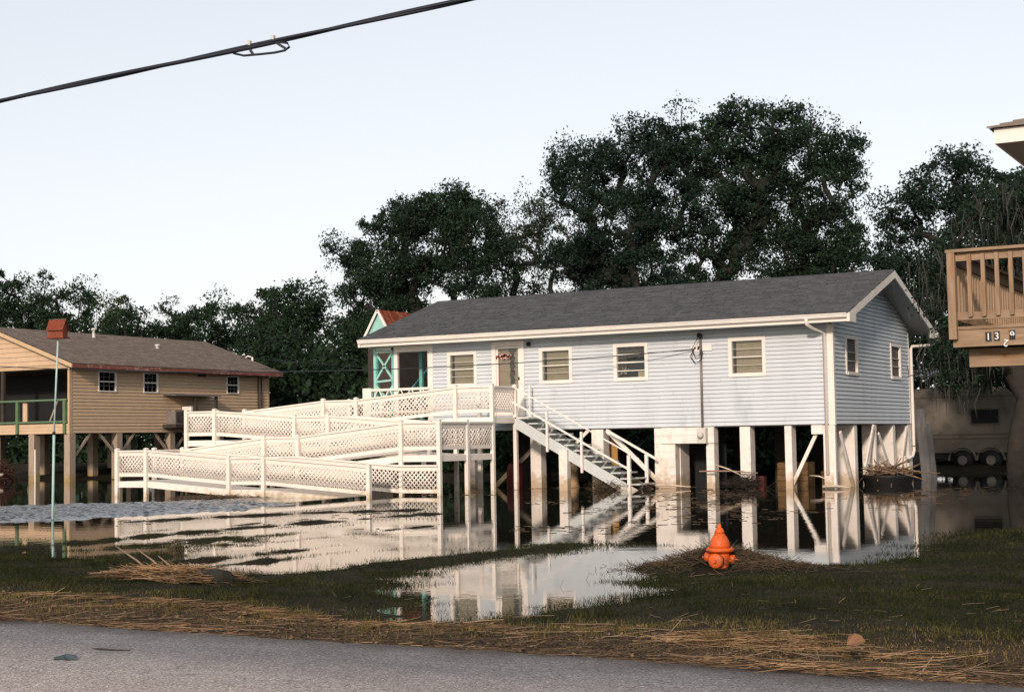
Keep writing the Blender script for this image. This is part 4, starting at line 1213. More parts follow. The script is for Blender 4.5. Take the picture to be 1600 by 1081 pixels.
# ------------------------------------------------------------------ fire hydrant
hyd = thing('fire_hydrant', 'bright orange fire hydrant in a mound of flood straw', 'fire hydrant', (-5.60, 14.2, .0))
hx, hy, hz = -5.60, 14.2, .083
def hl(z, prof, n, name):
    MB().lathe((hx, hy, hz + z * .85), [(r * .85, q * .85) for r, q in prof], n).build(name, 'hydrant', hyd, True)
hl(-.4, [(.105, 0), (.105, .40), (.103, .46), (.108, .52), (.108, .54)], 24, 'barrel')
hl(.14, [(.11, 0), (.15, .025), (.164, .032), (.164, .055), (.155, .064), (.12, .068)], 28, 'flange')
hl(.205, [(.118, 0), (.118, .035), (.112, .075), (.097, .115), (.076, .145), (.066, .158), (.060, .17)], 24, 'bonnet')
hl(.375, [(.060, 0), (.056, .03), (.044, .055), (.038, .06), (.026, .072), (.023, .10), (.018, .112)], 16, 'operating_nut_cover')
def outlet(ang, r, ln, z):
    d = Vector((math.sin(ang), -math.cos(ang), 0)); c = Vector((hx, hy, z))
    mb = MB(); mb.tube([c + d * .06, c + d * (.09 + ln * .3), c + d * (.09 + ln * .32), c + d * (.09 + ln), c + d * (.09 + ln * 1.12)], [r * .85, r * .85, r, r, r * .78], 16)
    mb.build('outlet_cap', 'hydrant', hyd, True)
    mb = MB(); mb.tube([c + d * (.09 + ln * 1.05), c + d * (.09 + ln * 1.6)], r * .26, 5); mb.build('cap_nut', 'hydrant', hyd)
outlet(math.radians(4), .074, .07, hz + .055)
outlet(math.radians(-86), .048, .06, hz + .08); outlet(math.radians(94), .048, .06, hz + .06)
mb = MB()
for k in range(8):
    t = k * math.pi / 4
    mb.lathe((hx + .124 * math.cos(t), hy + .124 * math.sin(t), hz + .168), [(.010, 0), (.010, .014)], 6)
tag(mb.build('flange_bolts', 'hydrant', hyd), kind='stuff')

# ------------------------------------------------------------------ birdhouse on a pole
bh = thing('birdhouse', 'red wooden birdhouse with shingled roof on tall teal pole in the water', 'birdhouse', (-21.42, 20.4, 0))
MB().tube([(-21.44, 20.4, -.5), (-21.40, 20.4, 1.65)], .024, 8).build('pole', 'poleteal', bh, True)
MB().tube([(-21.40, 20.4, 1.62), (-21.30, 20.4, 3.40)], .017, 8).build('pole', 'poleteal', bh, True)
MB().tube([(-21.402, 20.4, 1.6), (-21.40, 20.4, 1.66)], .03, 8).build('pole_joint', 'black_rubber', bh, True)
bx_, by_, bz_ = -21.30, 20.4, 3.42
ca, sa = math.cos(math.radians(18)), math.sin(math.radians(18))
def BR(x, y, z):
    x, y, z = x * .82, y * .82, z * .95
    return (bx_ + x * ca - y * sa, by_ + x * sa + y * ca, bz_ + z)
def bhex(x0, x1, y0, y1, z0, z1, name, mat='birdred', par=None):
    return MB().hexa([BR(x0, y0, z0), BR(x1, y0, z0), BR(x1, y1, z0), BR(x0, y1, z0), BR(x0, y0, z1), BR(x1, y0, z1), BR(x1, y1, z1), BR(x0, y1, z1)]).build(name, mat, par or bh)
bhex(-.22, .22, -.16, .16, 0, .025, 'base')
bw = bhex(-.18, .18, -.12, .12, .025, .18, 'box')
MB().add([BR(-.181, -.12, .18), BR(-.181, .12, .18), BR(-.181, 0, .36), BR(.181, -.12, .18), BR(.181, .12, .18), BR(.181, 0, .36)], [(0, 2, 1), (3, 4, 5)]).build('gable', 'birdred', bh)
for s in (-1, 1):
    for k in range(5):
        t0, t1 = k / 5, (k + 1.15) / 5
        y0, z0 = s * (.17 - .17 * t0), .15 + .23 * t0
        y1, z1 = s * (.17 - .17 * min(t1, 1)), .15 + .23 * min(t1, 1)
        for j in range(6):
            a = -.21 + j * .07
            MB().hexa([BR(a, y0, z0), BR(a + .067, y0, z0), BR(a + .067, y1, z1), BR(a, y1, z1), BR(a, y0 + s * .008, z0 + .014), BR(a + .067, y0 + s * .008, z0 + .014), BR(a + .067, y1, z1 + .008), BR(a, y1, z1 + .008)]).build('roof_shingle', 'birdred', bh)
bhex(-.215, .215, -.02, .02, .375, .392, 'ridge_cap', 'rag')
for yy in (-.05, .05):
    mb = MB(); mb.tube([BR(-.186, yy, .10), BR(-.178, yy, .10)], .03, 10); mb.build('entrance_hole', 'dark', bh)
mb = MB(); mb.tube([BR(-.23, 0, .185), BR(-.17, 0, .185)], .01, 6); mb.build('perch', 'birdred', bh)

# ------------------------------------------------------------------ camper behind the house
cm = thing('camper_trailer', 'cream travel trailer with brown stripes parked under mossy trees', 'camper', (-11, 53.5, 0))
cxa, cxb, cya, cyb = -14.2, -6.0, 52.4, 54.9
mb = MB()
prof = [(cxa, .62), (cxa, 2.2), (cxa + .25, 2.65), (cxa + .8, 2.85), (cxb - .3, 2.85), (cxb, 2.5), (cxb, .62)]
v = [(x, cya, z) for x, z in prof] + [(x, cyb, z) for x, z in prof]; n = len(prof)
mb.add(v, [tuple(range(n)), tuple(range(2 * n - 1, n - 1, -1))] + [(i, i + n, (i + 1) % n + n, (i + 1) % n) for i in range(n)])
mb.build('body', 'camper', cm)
for z, h_ in ((2.52, .04), (1.22, .05), (1.08, .05)):
    MB().box(cxa + .3, cxb - .05, cya - .02, cya - .003, z, z + h_).build('trim_stripe', 'camper_trim', cm)
for x0, x1, z0, z1 in ((-11.35, -10.45, 1.62, 2.08), (-8.6, -7.6, 1.55, 2.1)):
    wn = MB().box(x0 - .05, x1 + .05, cya - .035, cya - .004, z0 - .05, z1 + .05).build('window', 'camper_trim', cm)
    MB().box(x0, x1, cya - .045, cya - .036, z0, z1).build('pane', 'dark', wn)
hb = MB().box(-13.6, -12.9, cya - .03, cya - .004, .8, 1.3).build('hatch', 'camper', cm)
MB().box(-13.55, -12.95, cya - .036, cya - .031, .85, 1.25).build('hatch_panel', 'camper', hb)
for x in (-11.7, -10.75):
    wh = MB().tube([(x, cya - .02, .36), (x, cya + .2, .36)], .36, 20).build('wheel', 'black_rubber', cm, True)
    MB().tube([(x, cya - .035, .36), (x, cya - .015, .36)], .16, 14).build('rim', 'metal_pipe', wh)
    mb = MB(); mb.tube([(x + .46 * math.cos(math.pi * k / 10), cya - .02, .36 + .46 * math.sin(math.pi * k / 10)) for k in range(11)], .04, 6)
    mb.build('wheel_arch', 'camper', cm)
MB().box(cxa + .2, cxb - .1, cya + .1, cyb - .1, .42, .62).build('chassis', 'black_rubber', cm)
tarp = MB()
for i in range(1):
    tarp.lathe((-13.6, 51.6, .05), [(.95, 0), (1.0, .25), (.9, .5), (.6, .62), (.2, .66)], 14)
tag(tarp.build('tarp_bundle', 'black_rubber', None, True, (-13.6, 51.6, 0)), 'low black tarp-covered bundle beside the camper wheels', 'tarp')
cp = thing('metal_carport', 'pale metal carport roof just visible behind the camper', 'carport', (-13, 57.5, 0))
for k in range(8):
    MB().hexa([(-15.5 + k * .6, 56, 3.42), (-14.93 + k * .6, 56, 3.42), (-14.93 + k * .6, 59, 3.75), (-15.5 + k * .6, 59, 3.75), (-15.5 + k * .6, 56, 3.46), (-14.93 + k * .6, 56, 3.46), (-14.93 + k * .6, 59, 3.79), (-15.5 + k * .6, 59, 3.79)]).build('roof_sheet', 'chrome', cp)
for x in (-15.4, -11.0):
    for y in (56.1, 58.9): MB().box(x, x + .08, y, y + .08, -.2, 3.42).build('post', 'metal_pipe', cp)

# grey boards standing behind the rear corner of the blue house
for k, (x, y, tp, ln) in enumerate(((-11.15, 44.75, 2.05, .28), (-11.0, 45.0, 1.6, .2))):
    o = MB().beam((x + .12, y, -.3), (x - .05, y + .02, tp), .06, ln, (1, 0, 0)).build('weathered_board', 'weathered', None, False, (x, y, 0))
    tag(o, ['wide weathered grey board leaning beside the rear downspout', 'narrow weathered grey board standing behind the wider leaning one'][k], 'board', 'boards by the rear corner')

# ------------------------------------------------------------------ things under the blue house
sta = thing('garden_statue', 'tan praying garden statue standing in water under the stairs', 'statue', (-18.9, 37.1, 0))
mb = MB()
mb.lathe((-18.9, 37.1, -.05), [(.20, 0), (.20, .04), (.15, .06), (.135, .2), (.12, .40), (.135, .55), (.12, .64), (.06, .70), (.05, .715)], 16)
mb.build('robe', 'concrete', sta, True)
MB().lathe((-18.9, 37.1, .64), [(.04, 0), (.065, .04), (.072, .09), (.06, .14), (.02, .17)], 12).build('veiled_head', 'concrete', sta, True)
mb = MB(); mb.tube([(-19.03, 37.06, .52), (-19.0, 36.97, .40), (-18.9, 36.95, .47)], [.035, .032, .02], 8); mb.build('arm', 'concrete', sta, True)
mb = MB(); mb.tube([(-18.77, 37.06, .52), (-18.80, 36.97, .40), (-18.9, 36.95, .47)], [.035, .032, .02], 8); mb.build('arm', 'concrete', sta, True)
tag(MB().box(-18.0, -17.5, 37.0, 37.03, -.4, 1.35).build('plywood_sheet', 'ply', None, False, (-17.8, 37.0, 0)), 'yellow-brown plywood sheet standing upright behind the stairs', 'plywood')
o = MB().box(-13.35, -12.55, 38.2, 38.8, -.2, .62).build('wooden_crate', 'crate', None, False, (-13, 38.5, 0)); tag(o, 'muddy brown wooden crate under the house between two stilts', 'crate')
for k in range(5):
    MB().box(-13.37, -12.53, 38.165, 38.198, -.18 + k * .16, -.04 + k * .16).build('slat', 'crate', o)
o = thing('garden_chair', 'brown round-backed chair half seen behind the white diagonal brace', 'chair', (-12.0, 38.6, 0))
mb = MB(); mb.lathe((-12.0, 38.6, .28), [(.3, 0), (.32, .06), (.3, .1)], 14); mb.build('seat', 'crate', o)
mb = MB()
v = []; nn = 13
for k in range(nn):
    a = math.pi * k / (nn - 1); v.append((-12.0 + .34 * math.cos(a), 38.9 - .0, .75 + .38 * math.sin(a)))
v += [(-12.34, 38.9, .35), (-11.66, 38.9, .35)]
mb.add(v + [(x, y + .05, z) for x, y, z in v], [tuple(range(nn)) + (nn, nn + 1), tuple(reversed(range(nn + 2, 2 * nn + 2))) + (2 * nn + 3, 2 * nn + 2)][:1] + [(i, i + 1, i + 1 + nn + 2, i + nn + 2) for i in range(nn - 1)])
mb.build('back', 'ply', o)
for x in (-12.2, -11.8):
    for y in (38.4, 38.85): MB().tube([(x, y, -.4), (x, y, .3)], .03, 6).build('leg', 'crate', o)
o = MB()
o.lathe((-10.75, 39.4, -.15), [(.52, 0), (.60, .1), (.66, .34), (.68, .38), (.66, .40), (.6, .36)], 20)
tag(o.build('plastic_tub', 'black_rubber', None, True, (-10.75, 39.4, 0)), 'black plastic tub piled with sticks, floating beside the gable stilts', 'tub')
tag(MB().lathe((-20.6, 36.8, -.3), [(.2, 0), (.24, .3), (.24, .75), (.2, .95), (.12, 1.0)], 14).build('red_drum', 'redplastic', None, True, (-20.6, 36.8, 0)), 'dark red drum in the shade under the top ramp landing', 'drum')
tag(MB().box(-13.75, -13.55, 37.6, 37.8, -.3, .28).build('red_fuel_can', 'redplastic', None, False, (-13.65, 37.7, 0)), 'small red can beside a stilt near the doorway', 'can')
o = MB(); rn = random.Random(12)
for k in range(7):
    t = k / 6
    o.v.append((-20.4 + .1 * math.sin(k * 1.3), 31.75, .95 - t * .95)); o.v.append((-20.12 + .08 * math.sin(k * 1.9 + 1), 31.72 + .06 * (k % 2), .97 - t * .93))
o.f = [(2 * k, 2 * k + 1, 2 * k + 3, 2 * k + 2) for k in range(6)]
rg = o.build('torn_tarp', 'rag', None, True, (-20.2, 31.75, 0))
md = rg.modifiers.new('thick', 'SOLIDIFY'); md.thickness = .04
tag(rg, 'torn grey tarp hanging below the lower right ramp landing', 'tarp')
tag(MB().tube([(-17.35, 35.4, .42), (-17.30, 35.35, .34), (-17.25, 35.3, .28)], [.02, .05, .03], 6).build('pink_rag', 'pink', None, True, (-17.3, 35.35, 0)), 'small pink rag caught under the lower stairs', 'rag')
# ------------------------------------------------------------------ cables
def sagged(p, q, sag, n=24):
    p, q = Vector(p), Vector(q)
    return [p.lerp(q, k / n) - Vector((0, 0, sag * 4 * (k / n) * (1 - k / n))) for k in range(n + 1)]
oc = thing('overhead_cable', 'thick twisted black utility cable crossing the sky at upper left', 'cable', (-8, 9.5, 4.5))
p, q = Vector((-10.1, 9.0, 4.39)), Vector((-5.93, 10.0, 4.87))
d = q - p
A, B = p - d * 6, p + d * 8
mid = Vector((-7.48, 9.63, 4.64))
line = [p + d * t for t in np.linspace(-6, 8, 90)]
for ph, rr, nm in ((0, .018, 'cable_strand'), (math.pi, .015, 'cable_strand')):
    pts = []
    for i, t in enumerate(np.linspace(-6, 8, 420)):
        c = p + d * t; a = t * 9 + ph
        pts.append(c + Vector((0, math.cos(a), math.sin(a))) * .008)
    MB().tube(pts, rr, 6).build(nm, 'cable', oc, True)
# splice loop hanging from the cable
ud = d.normalized(); dn = Vector((0, 0, -1))
c0 = p + d * .585
def sp(a, b): return c0 + ud * a * .86 + dn * b * .86
MB().tube([sp(-.33, .03), sp(-.22, .075), sp(-.05, .095), sp(.10, .11), sp(.21, .11), sp(.26, .085), sp(.24, .045), sp(.16, .02), sp(.08, .0)], .010, 6).build('splice_loop', 'cable', oc, True)
MB().beam(sp(.10, .0), sp(.215, .09), .012, .022).build('splice_strut', 'cable', oc)
MB().beam(sp(-.17, .0), sp(-.12, .085), .012, .022).build('splice_strut', 'cable', oc)
for a in (-.16, .09):
    MB().box(*sum([[sp(a, 0)[i] - .014, sp(a, 0)[i] + .014] for i in range(2)], []), sp(a, 0).z + .005, sp(a, 0).z + .05).build('clamp', 'meter', oc)
for k, (p, q, sag, r, lab) in enumerate((
    ((-14.86, FY - .12, 3.62), (-52.0, 26.0, 6.2), 1.25, .013, 'thin service wire sagging across the blue house front to its mast'),
    ((-44.6, 54.75, 5.3), (-60.0, 30.0, 7.6), .5, .016, 'thin dark wire slanting over the ridge of the brown roof'),
    ((-42.9, 54.4, 4.75), (-56.0, 28.0, 5.9), .5, .016, 'thin dark wire running low along the brown roof eave'),
    ((-44.6, 54.75, 5.3), (-24.0, 60.0, 4.3), .4, .013, 'faint wire running from the brown roof corner into the dark trees'))):
    o = MB().tube(sagged(p, q, sag, 40), r, 5).build('service_wire', 'cable', None, True, (p[0], p[1], p[2]))
    tag(o, lab, 'wire', 'thin service wires')

# ------------------------------------------------------------------ loose sticks, straw, debris
rng = np.random.default_rng(77)
def stems(n, pos, ang, length, rad, tilt, name, mat, bend=.16, parent=None, loc=None):
    """thin three-sided stems as one mesh; arrays per stem"""
    d = np.stack([np.cos(ang) * np.cos(tilt), np.sin(ang) * np.cos(tilt), np.sin(tilt)], 1)
    up = np.array([0, 0, 1.0]); s = np.cross(d, up); s /= np.linalg.norm(s, axis=1)[:, None] + 1e-9
    u = np.cross(s, d)
    V = np.zeros((n, 3, 3, 3))
    bd = (rng.random(n) - .5) * 2 * bend * length
    for i, t in enumerate((-.5, 0, .5)):
        c = pos + d * (length * t)[:, None] + s * (bd * (1 - (2 * t) ** 2))[:, None]
        for k in range(3):
            a = 2 * math.pi * k / 3 + .5
            V[:, i, k] = c + (s * math.cos(a) + u * math.sin(a)) * rad[:, None]
    base = (np.arange(n) * 9)[:, None]
    F = []
    for i in range(2):
        for k in range(3):
            k2 = (k + 1) % 3
            F.append(base + np.array([[i * 3 + k, i * 3 + k2, (i + 1) * 3 + k2, (i + 1) * 3 + k]]))
    F = np.stack(F, 1).reshape(-1, 4)
    return np_mesh(name, V.reshape(-1, 3), F, mat, parent, False, loc)

def strew(n, xr, yc, yw, lmin, lmax, name, mat, zlift=.02, angsd=.42, rmin=.0011, rmax=.0030, tiltsd=.06, clump=None, clump_t=.45):
    x = rng.uniform(*xr, n * 3); y = yc(x) + rng.normal(0, 1, n * 3) * yw
    if clump is not None:
        k = vnoise(x * clump, y * clump * 2.5, 31) + rng.random(n * 3) * .3
        keep = k > clump_t
        x, y = x[keep], y[keep]
    ok = y > 7.2
    x, y = x[ok][:n], y[ok][:n]; m = len(x)
    road = y < 7.36
    z = np.where(road, .205, ground_z(x, y)) + np.abs(rng.normal(0, zlift, m)) + .004
    ang = rng.normal(0, angsd, m) + (rng.random(m) < .12) * rng.uniform(-1.2, 1.2, m)
    return stems(m, np.stack([x, y, z], 1), ang, rng.uniform(lmin, lmax, m), rng.uniform(rmin, rmax, m), np.abs(rng.normal(0, tiltsd, m)) * np.where(road, .2, 1), name, mat)
XR = (-15.5, .8)
o = strew(6500, XR, lambda x: 7.47 + .06 * np.sin(x * .9) + .05 * np.sin(x * 3.1), .06, .05, .42, 'straw_litter', 'straw', .025)
tag(o, 'continuous windrow of orange-brown straw along the road edge', 'straw', kind='stuff')
o = strew(2500, XR, lambda x: 9.0 - .03 * x + .14 * np.sin(x * .8 + 1) - .2, .12, .05, .42, 'straw_litter', 'straw', .016, .55, clump=.9, clump_t=.74)
tag(o, 'patchy second band of straw on the verge, nearer the grass', 'straw', kind='stuff')
o = strew(4600, XR, lambda x: 8.1 + .15 * np.sin(x * .7), .42, .04, .28, 'straw_litter', 'straw_dark', .015, .8, clump=.8, clump_t=.5)
tag(o, 'dark damp straw and twigs scattered between the two straw bands', 'straw', kind='stuff')
o = strew(300, XR, lambda x: 8.4 + .3 * np.sin(x), .45, .2, .6, 'cane_litter', 'stick', .03, .7, .002, .0045, .15)
tag(o, 'long pale canes lying criss-cross over the verge', 'canes', kind='stuff')
o = strew(130, (-8, .8), lambda x: 11.2 + .0 * x, 1.4, .04, .2, 'cane_litter', 'stick', .02, 1.2, .0012, .0025, .2)
tag(o, 'pale stalks scattered over the lawn in front of the hydrant', 'canes', kind='stuff')
# straw heaped round the hydrant
n = 2600
a = rng.uniform(0, 2 * np.pi, n); r = np.abs(rng.normal(0, 1, n)) ** .8
x = -5.75 + r * .55 * np.cos(a) + .12; y = 14.5 + r * .33 * np.sin(a)
hgt = .13 * np.exp(-(((x + 5.75) / .62) ** 2 + ((y - 14.32) / .42) ** 2))
z = ground_z(x, y) + hgt * rng.random(n) + .005
keep = (np.hypot(x + 5.6, y - 14.2) > .17) & ~((np.abs(x + 5.64) < .16) & (y < 14.2) & (z > .0))
x, y, z = x[keep], y[keep], z[keep]; n = len(x)
o = stems(n, np.stack([x, y, z], 1), rng.normal(0, .9, n), rng.uniform(.06, .3, n), rng.uniform(.0015, .0035, n), rng.normal(0, .35, n), 'straw_mound', 'straw_dark', loc=(-5.75, 14.3, 0))
tag(o, 'brown tangled straw mound heaped around the orange hydrant', 'straw', kind='stuff')
# reed heap by the verge with a sawn log end and canes sticking out
n = 1700
t = rng.uniform(-1, 1, n); x = -10.05 + t * .62 + rng.normal(0, .06, n); y = 11.1 + rng.normal(0, .14, n) - .02 * t
z = ground_z(x, y) + np.abs(rng.random(n)) * .12 * np.clip(1 - t * t, 0, 1) ** .6 + .01
o = stems(n, np.stack([x, y, z], 1), rng.normal(.03, .22, n), rng.uniform(.15, .6, n), rng.uniform(.0018, .0045, n), rng.normal(0, .12, n), 'reed_heap', 'straw', loc=(-10.05, 11.1, 0))
tag(o, 'orange-brown heap of washed-up reeds on the grass at left', 'reeds', kind='stuff')
lg = thing('log', 'short dark log with a pale sawn end lying against the reed heap', 'log', (-9.4, 11.0, .1))
MB().tube([(-9.75, 11.12, .12), (-9.42, 10.98, .13), (-9.22, 10.92, .13)], [.07, .085, .08], 10).build('bark', 'bark', lg, True)
MB().tube([(-9.225, 10.922, .13), (-9.214, 10.918, .13)], .066, 10).build('sawn_end', 'bark_grey', lg)
for k, (p, q, r, lab) in enumerate((
    ((-11.42, 11.75, .33), (-10.3, 11.2, .06), .010, 'longest bare cane sticking out left from the reed heap'),
    ((-10.98, 11.6, .32), (-10.2, 11.25, .08), .009, 'middle bare cane sticking up from the reed heap'),
    ((-10.55, 11.45, .27), (-10.05, 11.2, .1), .008, 'short bare cane nearest the top of the reed heap'),
    ((-10.25, 10.75, .12), (-9.75, 10.95, .08), .007, 'pale cane lying in front of the reed heap'))):
    o = MB().tube([p, (Vector(p) + Vector(q)) / 2 + Vector((0, 0, .02)), q], [r * .7, r, r], 6).build('cane', 'stick', None, True, q); tag(o, lab, 'cane', 'canes in the reed heap')
# debris wrack under the stairs, against a stilt and on the tub
def wrack(name, label, c, sz, n, mat, lmin=.1, lmax=.5, rad=(.003, .008), cat='debris'):
    pos = np.stack([c[0] + rng.normal(0, sz[0], n), c[1] + rng.normal(0, sz[1], n), c[2] + np.abs(rng.normal(0, sz[2], n))], 1)
    o = stems(n, pos, rng.uniform(0, np.pi, n), rng.uniform(lmin, lmax, n), rng.uniform(*rad, n), rng.normal(0, .35, n), name, mat, loc=c)
    return tag(o, label, cat, kind='stuff')
wrack('debris_wrack', 'tangle of brown flood debris around the foot of the stairs', (-16.75, 35.3, .0), (.28, .2, .14), 900, 'straw_dark')
wrack('debris_wrack', 'dark twig debris snagged on the stilt right of the doorway', (-13.55, 36.15, .05), (.24, .12, .12), 420, 'darkwood')
wrack('debris_wrack', 'sticks piled on the black tub by the gable', (-10.75, 39.4, .28), (.3, .2, .06), 90, 'stick', .4, 1.3, (.008, .018))
wrack('debris_wrack', 'low mat of dead grass floating in front of the ramp', (-25.2, 29.3, .0), (.5, .35, .02), 900, 'straw_dark', .08, .3)
for k, (p, q, r, lab, mt_) in enumerate((
    ((-16.35, 35.9, .10), (-15.0, 36.1, .05), .03, 'pale board floating across the foot of the stairs and doorway', 'stick_pale'),
    ((-14.75, 36.1, .45), (-13.2, 36.2, .40), .022, 'long bare branch caught across the two stilts right of the doorway', 'stick'),
    ((-14.3, 36.05, .62), (-13.6, 36.1, .34), .018, 'pale stick slanting against the stilt right of the doorway', 'stick_pale'),
    ((-12.0, 36.7, .32), (-11.45, 36.5, .22), .02, 'short pale stick behind the corner stilt', 'stick_pale'),
    ((-11.5, 36.15, .06), (-10.85, 36.25, .03), .035, 'forked pale driftwood floating at the corner stilt', 'stick_pale'),
    ((-10.85, 39.0, .40), (-10.35, 40.4, .10), .025, 'pale stick leaning off the black tub', 'stick_pale'),
    ((-14.55, 35.0, -.1), (-14.2, 35.1, .46), .022, 'white pole slanting up behind the hydrant', 'trim'))):
    if k == 6: continue
    m_ = (Vector(p) + Vector(q)) / 2 + Vector((0, 0, .03))
    o = MB().tube([p, m_, q], [r, r, r * .6], 7).build('drift_stick', mt_, None, True, p); tag(o, lab, 'stick', 'drift sticks round the stilts')
# specks of scum and chaff on the water by the stilts
n = 2600
x = rng.uniform(-20, -7, n); y = rng.uniform(19, 38, n)
kp = vnoise(x * .8, y * .35, 88) + rng.random(n) * .25 > .72
x, y = x[kp], y[kp]; n = len(x)
kp = (ground_z(x, y) < -.02); x, y = x[kp], y[kp]; n = len(x)
tag(stems(n, np.stack([x, y, np.full(n, .004)], 1), rng.normal(0, .6, n), rng.uniform(.03, .22, n), rng.uniform(.002, .005, n), np.zeros(n), 'floating_chaff', 'straw_dark'), 'specks of chaff floating on the dark water before the stilts', 'chaff', kind='stuff')
# litter
o = MB().add([(-6.40, 6.1, .212), (-6.34, 6.05, .228), (-6.30, 6.09, .216), (-6.26, 6.06, .231), (-6.22, 6.1, .213), (-6.29, 6.17, .226), (-6.35, 6.16, .219), (-6.32, 6.12, .238)], [(0, 1, 7), (1, 2, 7), (2, 3, 7), (3, 4, 7), (4, 5, 7), (5, 6, 7), (6, 0, 7)]).build('crumpled_wrapper', 'teal_litter', None, False, (-6.3, 6.1, .21))
md = o.modifiers.new('thick', 'SOLIDIFY'); md.thickness = .012
tag(o, 'crumpled teal wrapper lying on the asphalt', 'wrapper')
o = MB().tube([(-6.42, 6.42, .222), (-6.33, 6.40, .226), (-6.26, 6.42, .222), (-6.16, 6.45, .222)], [.003, .007, .006, .003], 6).build('twig', 'darkwood', None, False, (-6.3, 6.4, .21)); tag(o, 'brown twig on the asphalt beyond the teal wrapper', 'twig')
o = MB(); o.add([(-2.50, 8.20, .22), (-2.44, 8.15, .225), (-2.39, 8.19, .25), (-2.42, 8.22, .275), (-2.46, 8.23, .285), (-2.50, 8.24, .262)], [(0, 1, 2, 3), (0, 3, 4, 5)])
o = o.build('dry_leaf', 'leaf_litter', None, False, (-2.45, 8.2, .2)); md = o.modifiers.new('thick', 'SOLIDIFY'); md.thickness = .006
tag(o, 'curled pale orange-brown leaf lying on the right verge', 'leaf')
# bush with pale dead blossoms under the tan house porch
bu = thing('potted_bush', 'brown withered bush with pale blossoms beneath the tan house porch', 'bush', (-46.4, 41.2, 0))
n = 700
pos = np.stack([-46.4 + rng.normal(0, .35, n), 41.2 + rng.normal(0, .3, n), .05 + np.abs(rng.normal(0, .32, n))], 1)
tag(stems(n, pos, rng.uniform(0, 6.28, n), rng.uniform(.1, .4, n), rng.uniform(.006, .02, n), rng.normal(.3, .6, n), 'twigs', 'brownstem', parent=bu), kind='stuff')
for x, y, z, s in ((-46.55, 40.9, .62, .13), (-46.2, 40.85, .74, .10), (-45.75, 40.9, .30, .12), (-46.75, 40.9, .48, .10), (-46.35, 40.8, .80, .08)):
    MB().lathe((x, y, z), [(.02, -s * .5), (s * .7, -s * .2), (s, .05), (s * .5, s * .4), (.02, s * .3)], 7).build('blossom', 'petal', bu)
MB().lathe((-46.4, 41.2, -.3), [(.22, 0), (.3, .35), (.32, .4)], 12).build('pot', 'terra', bu, True)
MB().tube([(-44.65, 41.6, -.3), (-44.66, 41.6, 1.25)], .03, 6).build('pole', 'trim', None, False, (-44.65, 41.6, 0))
tag(bpy.context.scene.objects[-1] if False else [o for o in col.objects if o.name == 'pole' or o.name.startswith('pole')][-1], 'thin white pole standing under the tan house between two posts', 'pole')

# ------------------------------------------------------------------ grass
def grass(n, xr, yr, name, label, hmin, hmax, wd, zmin=-.02, yd=False):
    x = rng.uniform(*xr, n); y = yr[0] + (yr[1] - yr[0]) * rng.random(n) ** (1.6 if yd else 1)
    z = ground_z(x, y)
    dens = vnoise(x * 2.2, y * 2.2, 41) * .6 + vnoise(x * 7, y * 7, 42) * .4
    hyd_clear = np.hypot(x + 5.6, (y - 14.0)) > .30
    keep = hyd_clear & (z > zmin + .05 * (rng.random(n) - .4) * .8) & (rng.random(n) < np.clip(2.8 * (dens - .16), .12, 1)) & (y > 7.45)
    x, y, z = x[keep], y[keep], z[keep]; m = len(x)
    bare = np.exp(-((y - 8.0) / .6) ** 2) * .85
    k2 = rng.random(m) > bare; x, y, z = x[k2], y[k2], z[k2]; m = len(x)
    h = rng.uniform(hmin, hmax, m) * (.6 + .8 * vnoise(x * 1.7, y * 1.7, 43)); h = np.where(z < .0, h * .9 - z, h)
    a = rng.uniform(0, 2 * np.pi, m); ln = rng.uniform(.1, .9, m) * h
    wv = np.stack([np.cos(a), np.sin(a), 0 * a], 1) * (wd * rng.uniform(.6, 1.3, m))[:, None]
    b = np.stack([x, y, z - .01], 1); la = rng.uniform(0, 2 * np.pi, m)
    mid = b + np.stack([np.cos(la) * ln * .35, np.sin(la) * ln * .35, h * .65], 1)
    tip = b + np.stack([np.cos(la) * ln, np.sin(la) * ln, h], 1)
    V = np.stack([b - wv, b + wv, mid + wv * .7, mid - wv * .7, tip], 1)
    k = (np.arange(m) * 5)[:, None]
    F = np.concatenate([np.stack([k + np.array([[0, 1, 2]]), k + np.array([[0, 2, 3]]), k + np.array([[3, 2, 4]])], 1)]).reshape(-1, 3)
    o = np_mesh(name, V.reshape(-1, 3), F, 'grass')
    return tag(o, label, 'grass', kind='stuff')
grass(260000, (-15.8, .6), (7.45, 13.2), 'grass', 'short dark green and straw-coloured grass on the near verge', .012, .045, .0028)
grass(170000, (-17, -2.5), (12.8, 18.6), 'grass', 'dark green lawn grass between the puddles and on the spit', .012, .042, .0036)
grass(30000, (-8, -2.5), (18.5, 25), 'grass', 'dark lawn at the right below the timber deck', .015, .05, .006)
grass(60000, (-20, -13), (13, 26), 'grass', 'drowned grass along the ruts left of the spit', .012, .035, .004)
